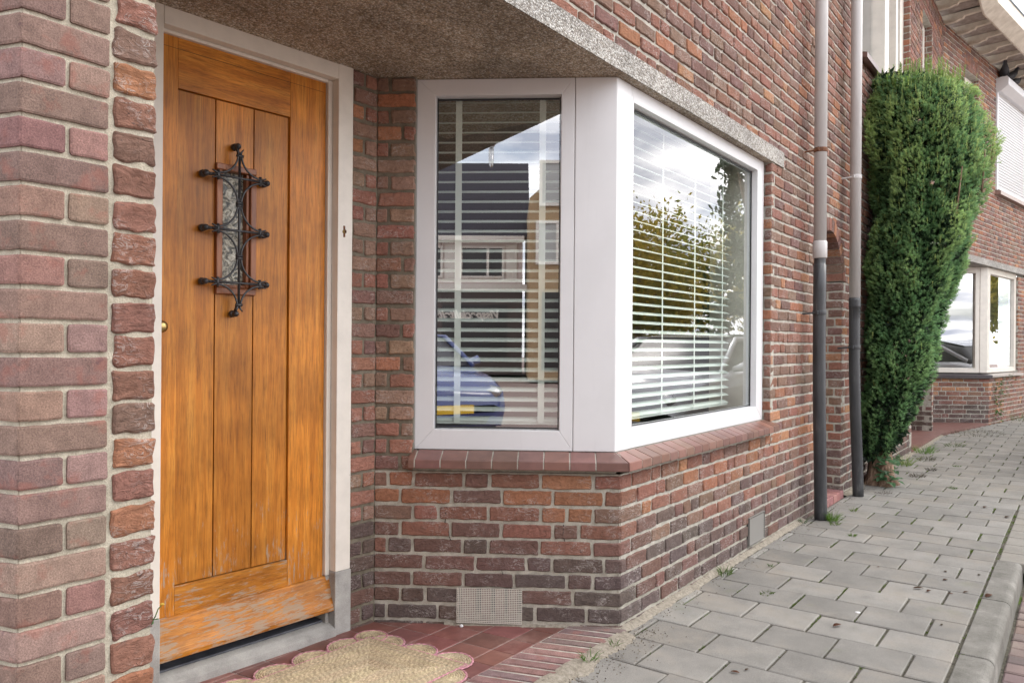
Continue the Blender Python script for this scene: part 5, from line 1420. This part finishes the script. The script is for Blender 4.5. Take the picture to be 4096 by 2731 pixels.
# ---------------------------------------------- camera, light, sky
cam=bpy.data.cameras.new('camera'); co=bpy.data.objects.new('camera',cam); COL.objects.link(co)
fwd=Vector((C_,S_,0)); rt=Vector((S_,-C_,0)); up=Vector((0,0,1)); rr=.0073
cu_=(up-rr*rt).normalized(); cr=(rt+rr*up).normalized()
m_=Matrix((cr,cu_,-fwd)).transposed().to_4x4(); m_.translation=Vector((CX,CY,1.1)); co.matrix_world=m_
cam.sensor_width=36; cam.lens=1800/2352*36; cam.shift_y=6/2352; cam.clip_end=500; cam.clip_start=.05
sc.camera=co
w=bpy.data.worlds.new('World'); sc.world=w; w.use_nodes=True; nt=w.node_tree; N=nt.nodes; L=nt.links
bg=N['Background']
SD_=Vector((.62,-.52,.58)).normalized()
sky=N.new('ShaderNodeTexSky'); sky.sky_type='NISHITA'; sky.sun_disc=False; sky.sun_elevation=math.asin(SD_.z); sky.sun_rotation=math.atan2(SD_.x,SD_.y)
sky.dust_density=1.5; sky.air_density=1.
tc=N.new('ShaderNodeTexCoord'); sep=N.new('ShaderNodeSeparateXYZ'); L.new(tc.outputs['Generated'],sep.inputs[0])
def mth(op,a,b):
    n=N.new('ShaderNodeMath'); n.operation=op
    for i,v in enumerate((a,b)):
        if hasattr(v,'links'): L.new(v,n.inputs[i])
        else: n.inputs[i].default_value=v
    return n.outputs[0]
den=mth('ADD',mth('MAXIMUM',sep.outputs[2],0.),.16)
cb_=N.new('ShaderNodeCombineXYZ'); L.new(mth('DIVIDE',sep.outputs[0],den),cb_.inputs[0]); L.new(mth('DIVIDE',sep.outputs[1],den),cb_.inputs[1])
n1=N.new('ShaderNodeTexNoise'); n1.inputs['Scale'].default_value=1.1; n1.inputs['Detail'].default_value=9; n1.inputs['Roughness'].default_value=.58; n1.inputs['Distortion'].default_value=.3; L.new(cb_.outputs[0],n1.inputs['Vector'])
cr_=N.new('ShaderNodeValToRGB'); e=cr_.color_ramp.elements; e[0].position=.34; e[0].color=(.45,.45,.45,1); e[1].position=.52; e[1].color=(1,1,1,1)
# thicker cloud toward +x
bias=mth('ADD',n1.outputs['Fac'],mth('MULTIPLY',sep.outputs[0],.03)); L.new(bias,cr_.inputs[0])
shade=N.new('ShaderNodeValToRGB'); e=shade.color_ramp.elements; e[0].position=.40; e[0].color=(10.5,10.3,10.1,1); e[1].position=.62; e[1].color=(4.0,4.2,4.8,1); 
n2=N.new('ShaderNodeTexNoise'); n2.inputs['Scale'].default_value=2.6; n2.inputs['Detail'].default_value=7; L.new(cb_.outputs[0],n2.inputs['Vector']); L.new(n2.outputs['Fac'],shade.inputs[0])
mx=N.new('ShaderNodeMix'); mx.data_type='RGBA'; L.new(cr_.outputs[0],mx.inputs[0]); L.new(sky.outputs[0],mx.inputs[6]); L.new(shade.outputs[0],mx.inputs[7])
L.new(mx.outputs[2],bg.inputs[0]); bg.inputs[1].default_value=.15
sl_=bpy.data.lights.new('sun','SUN'); sl_.energy=.5; sl_.angle=math.radians(14); sl_.color=(1,.95,.87)
so=bpy.data.objects.new('sun',sl_); COL.objects.link(so); so.rotation_euler=SD_.to_track_quat('Z','Y').to_euler()
sc.view_settings.view_transform='Standard'; sc.view_settings.look='None'; sc.view_settings.gamma=1; sc.view_settings.exposure=1.45
sc.cycles.max_bounces=8; sc.cycles.transparent_max_bounces=12
for o in list(COL.objects):
    if '_o' in o: del o['_o']
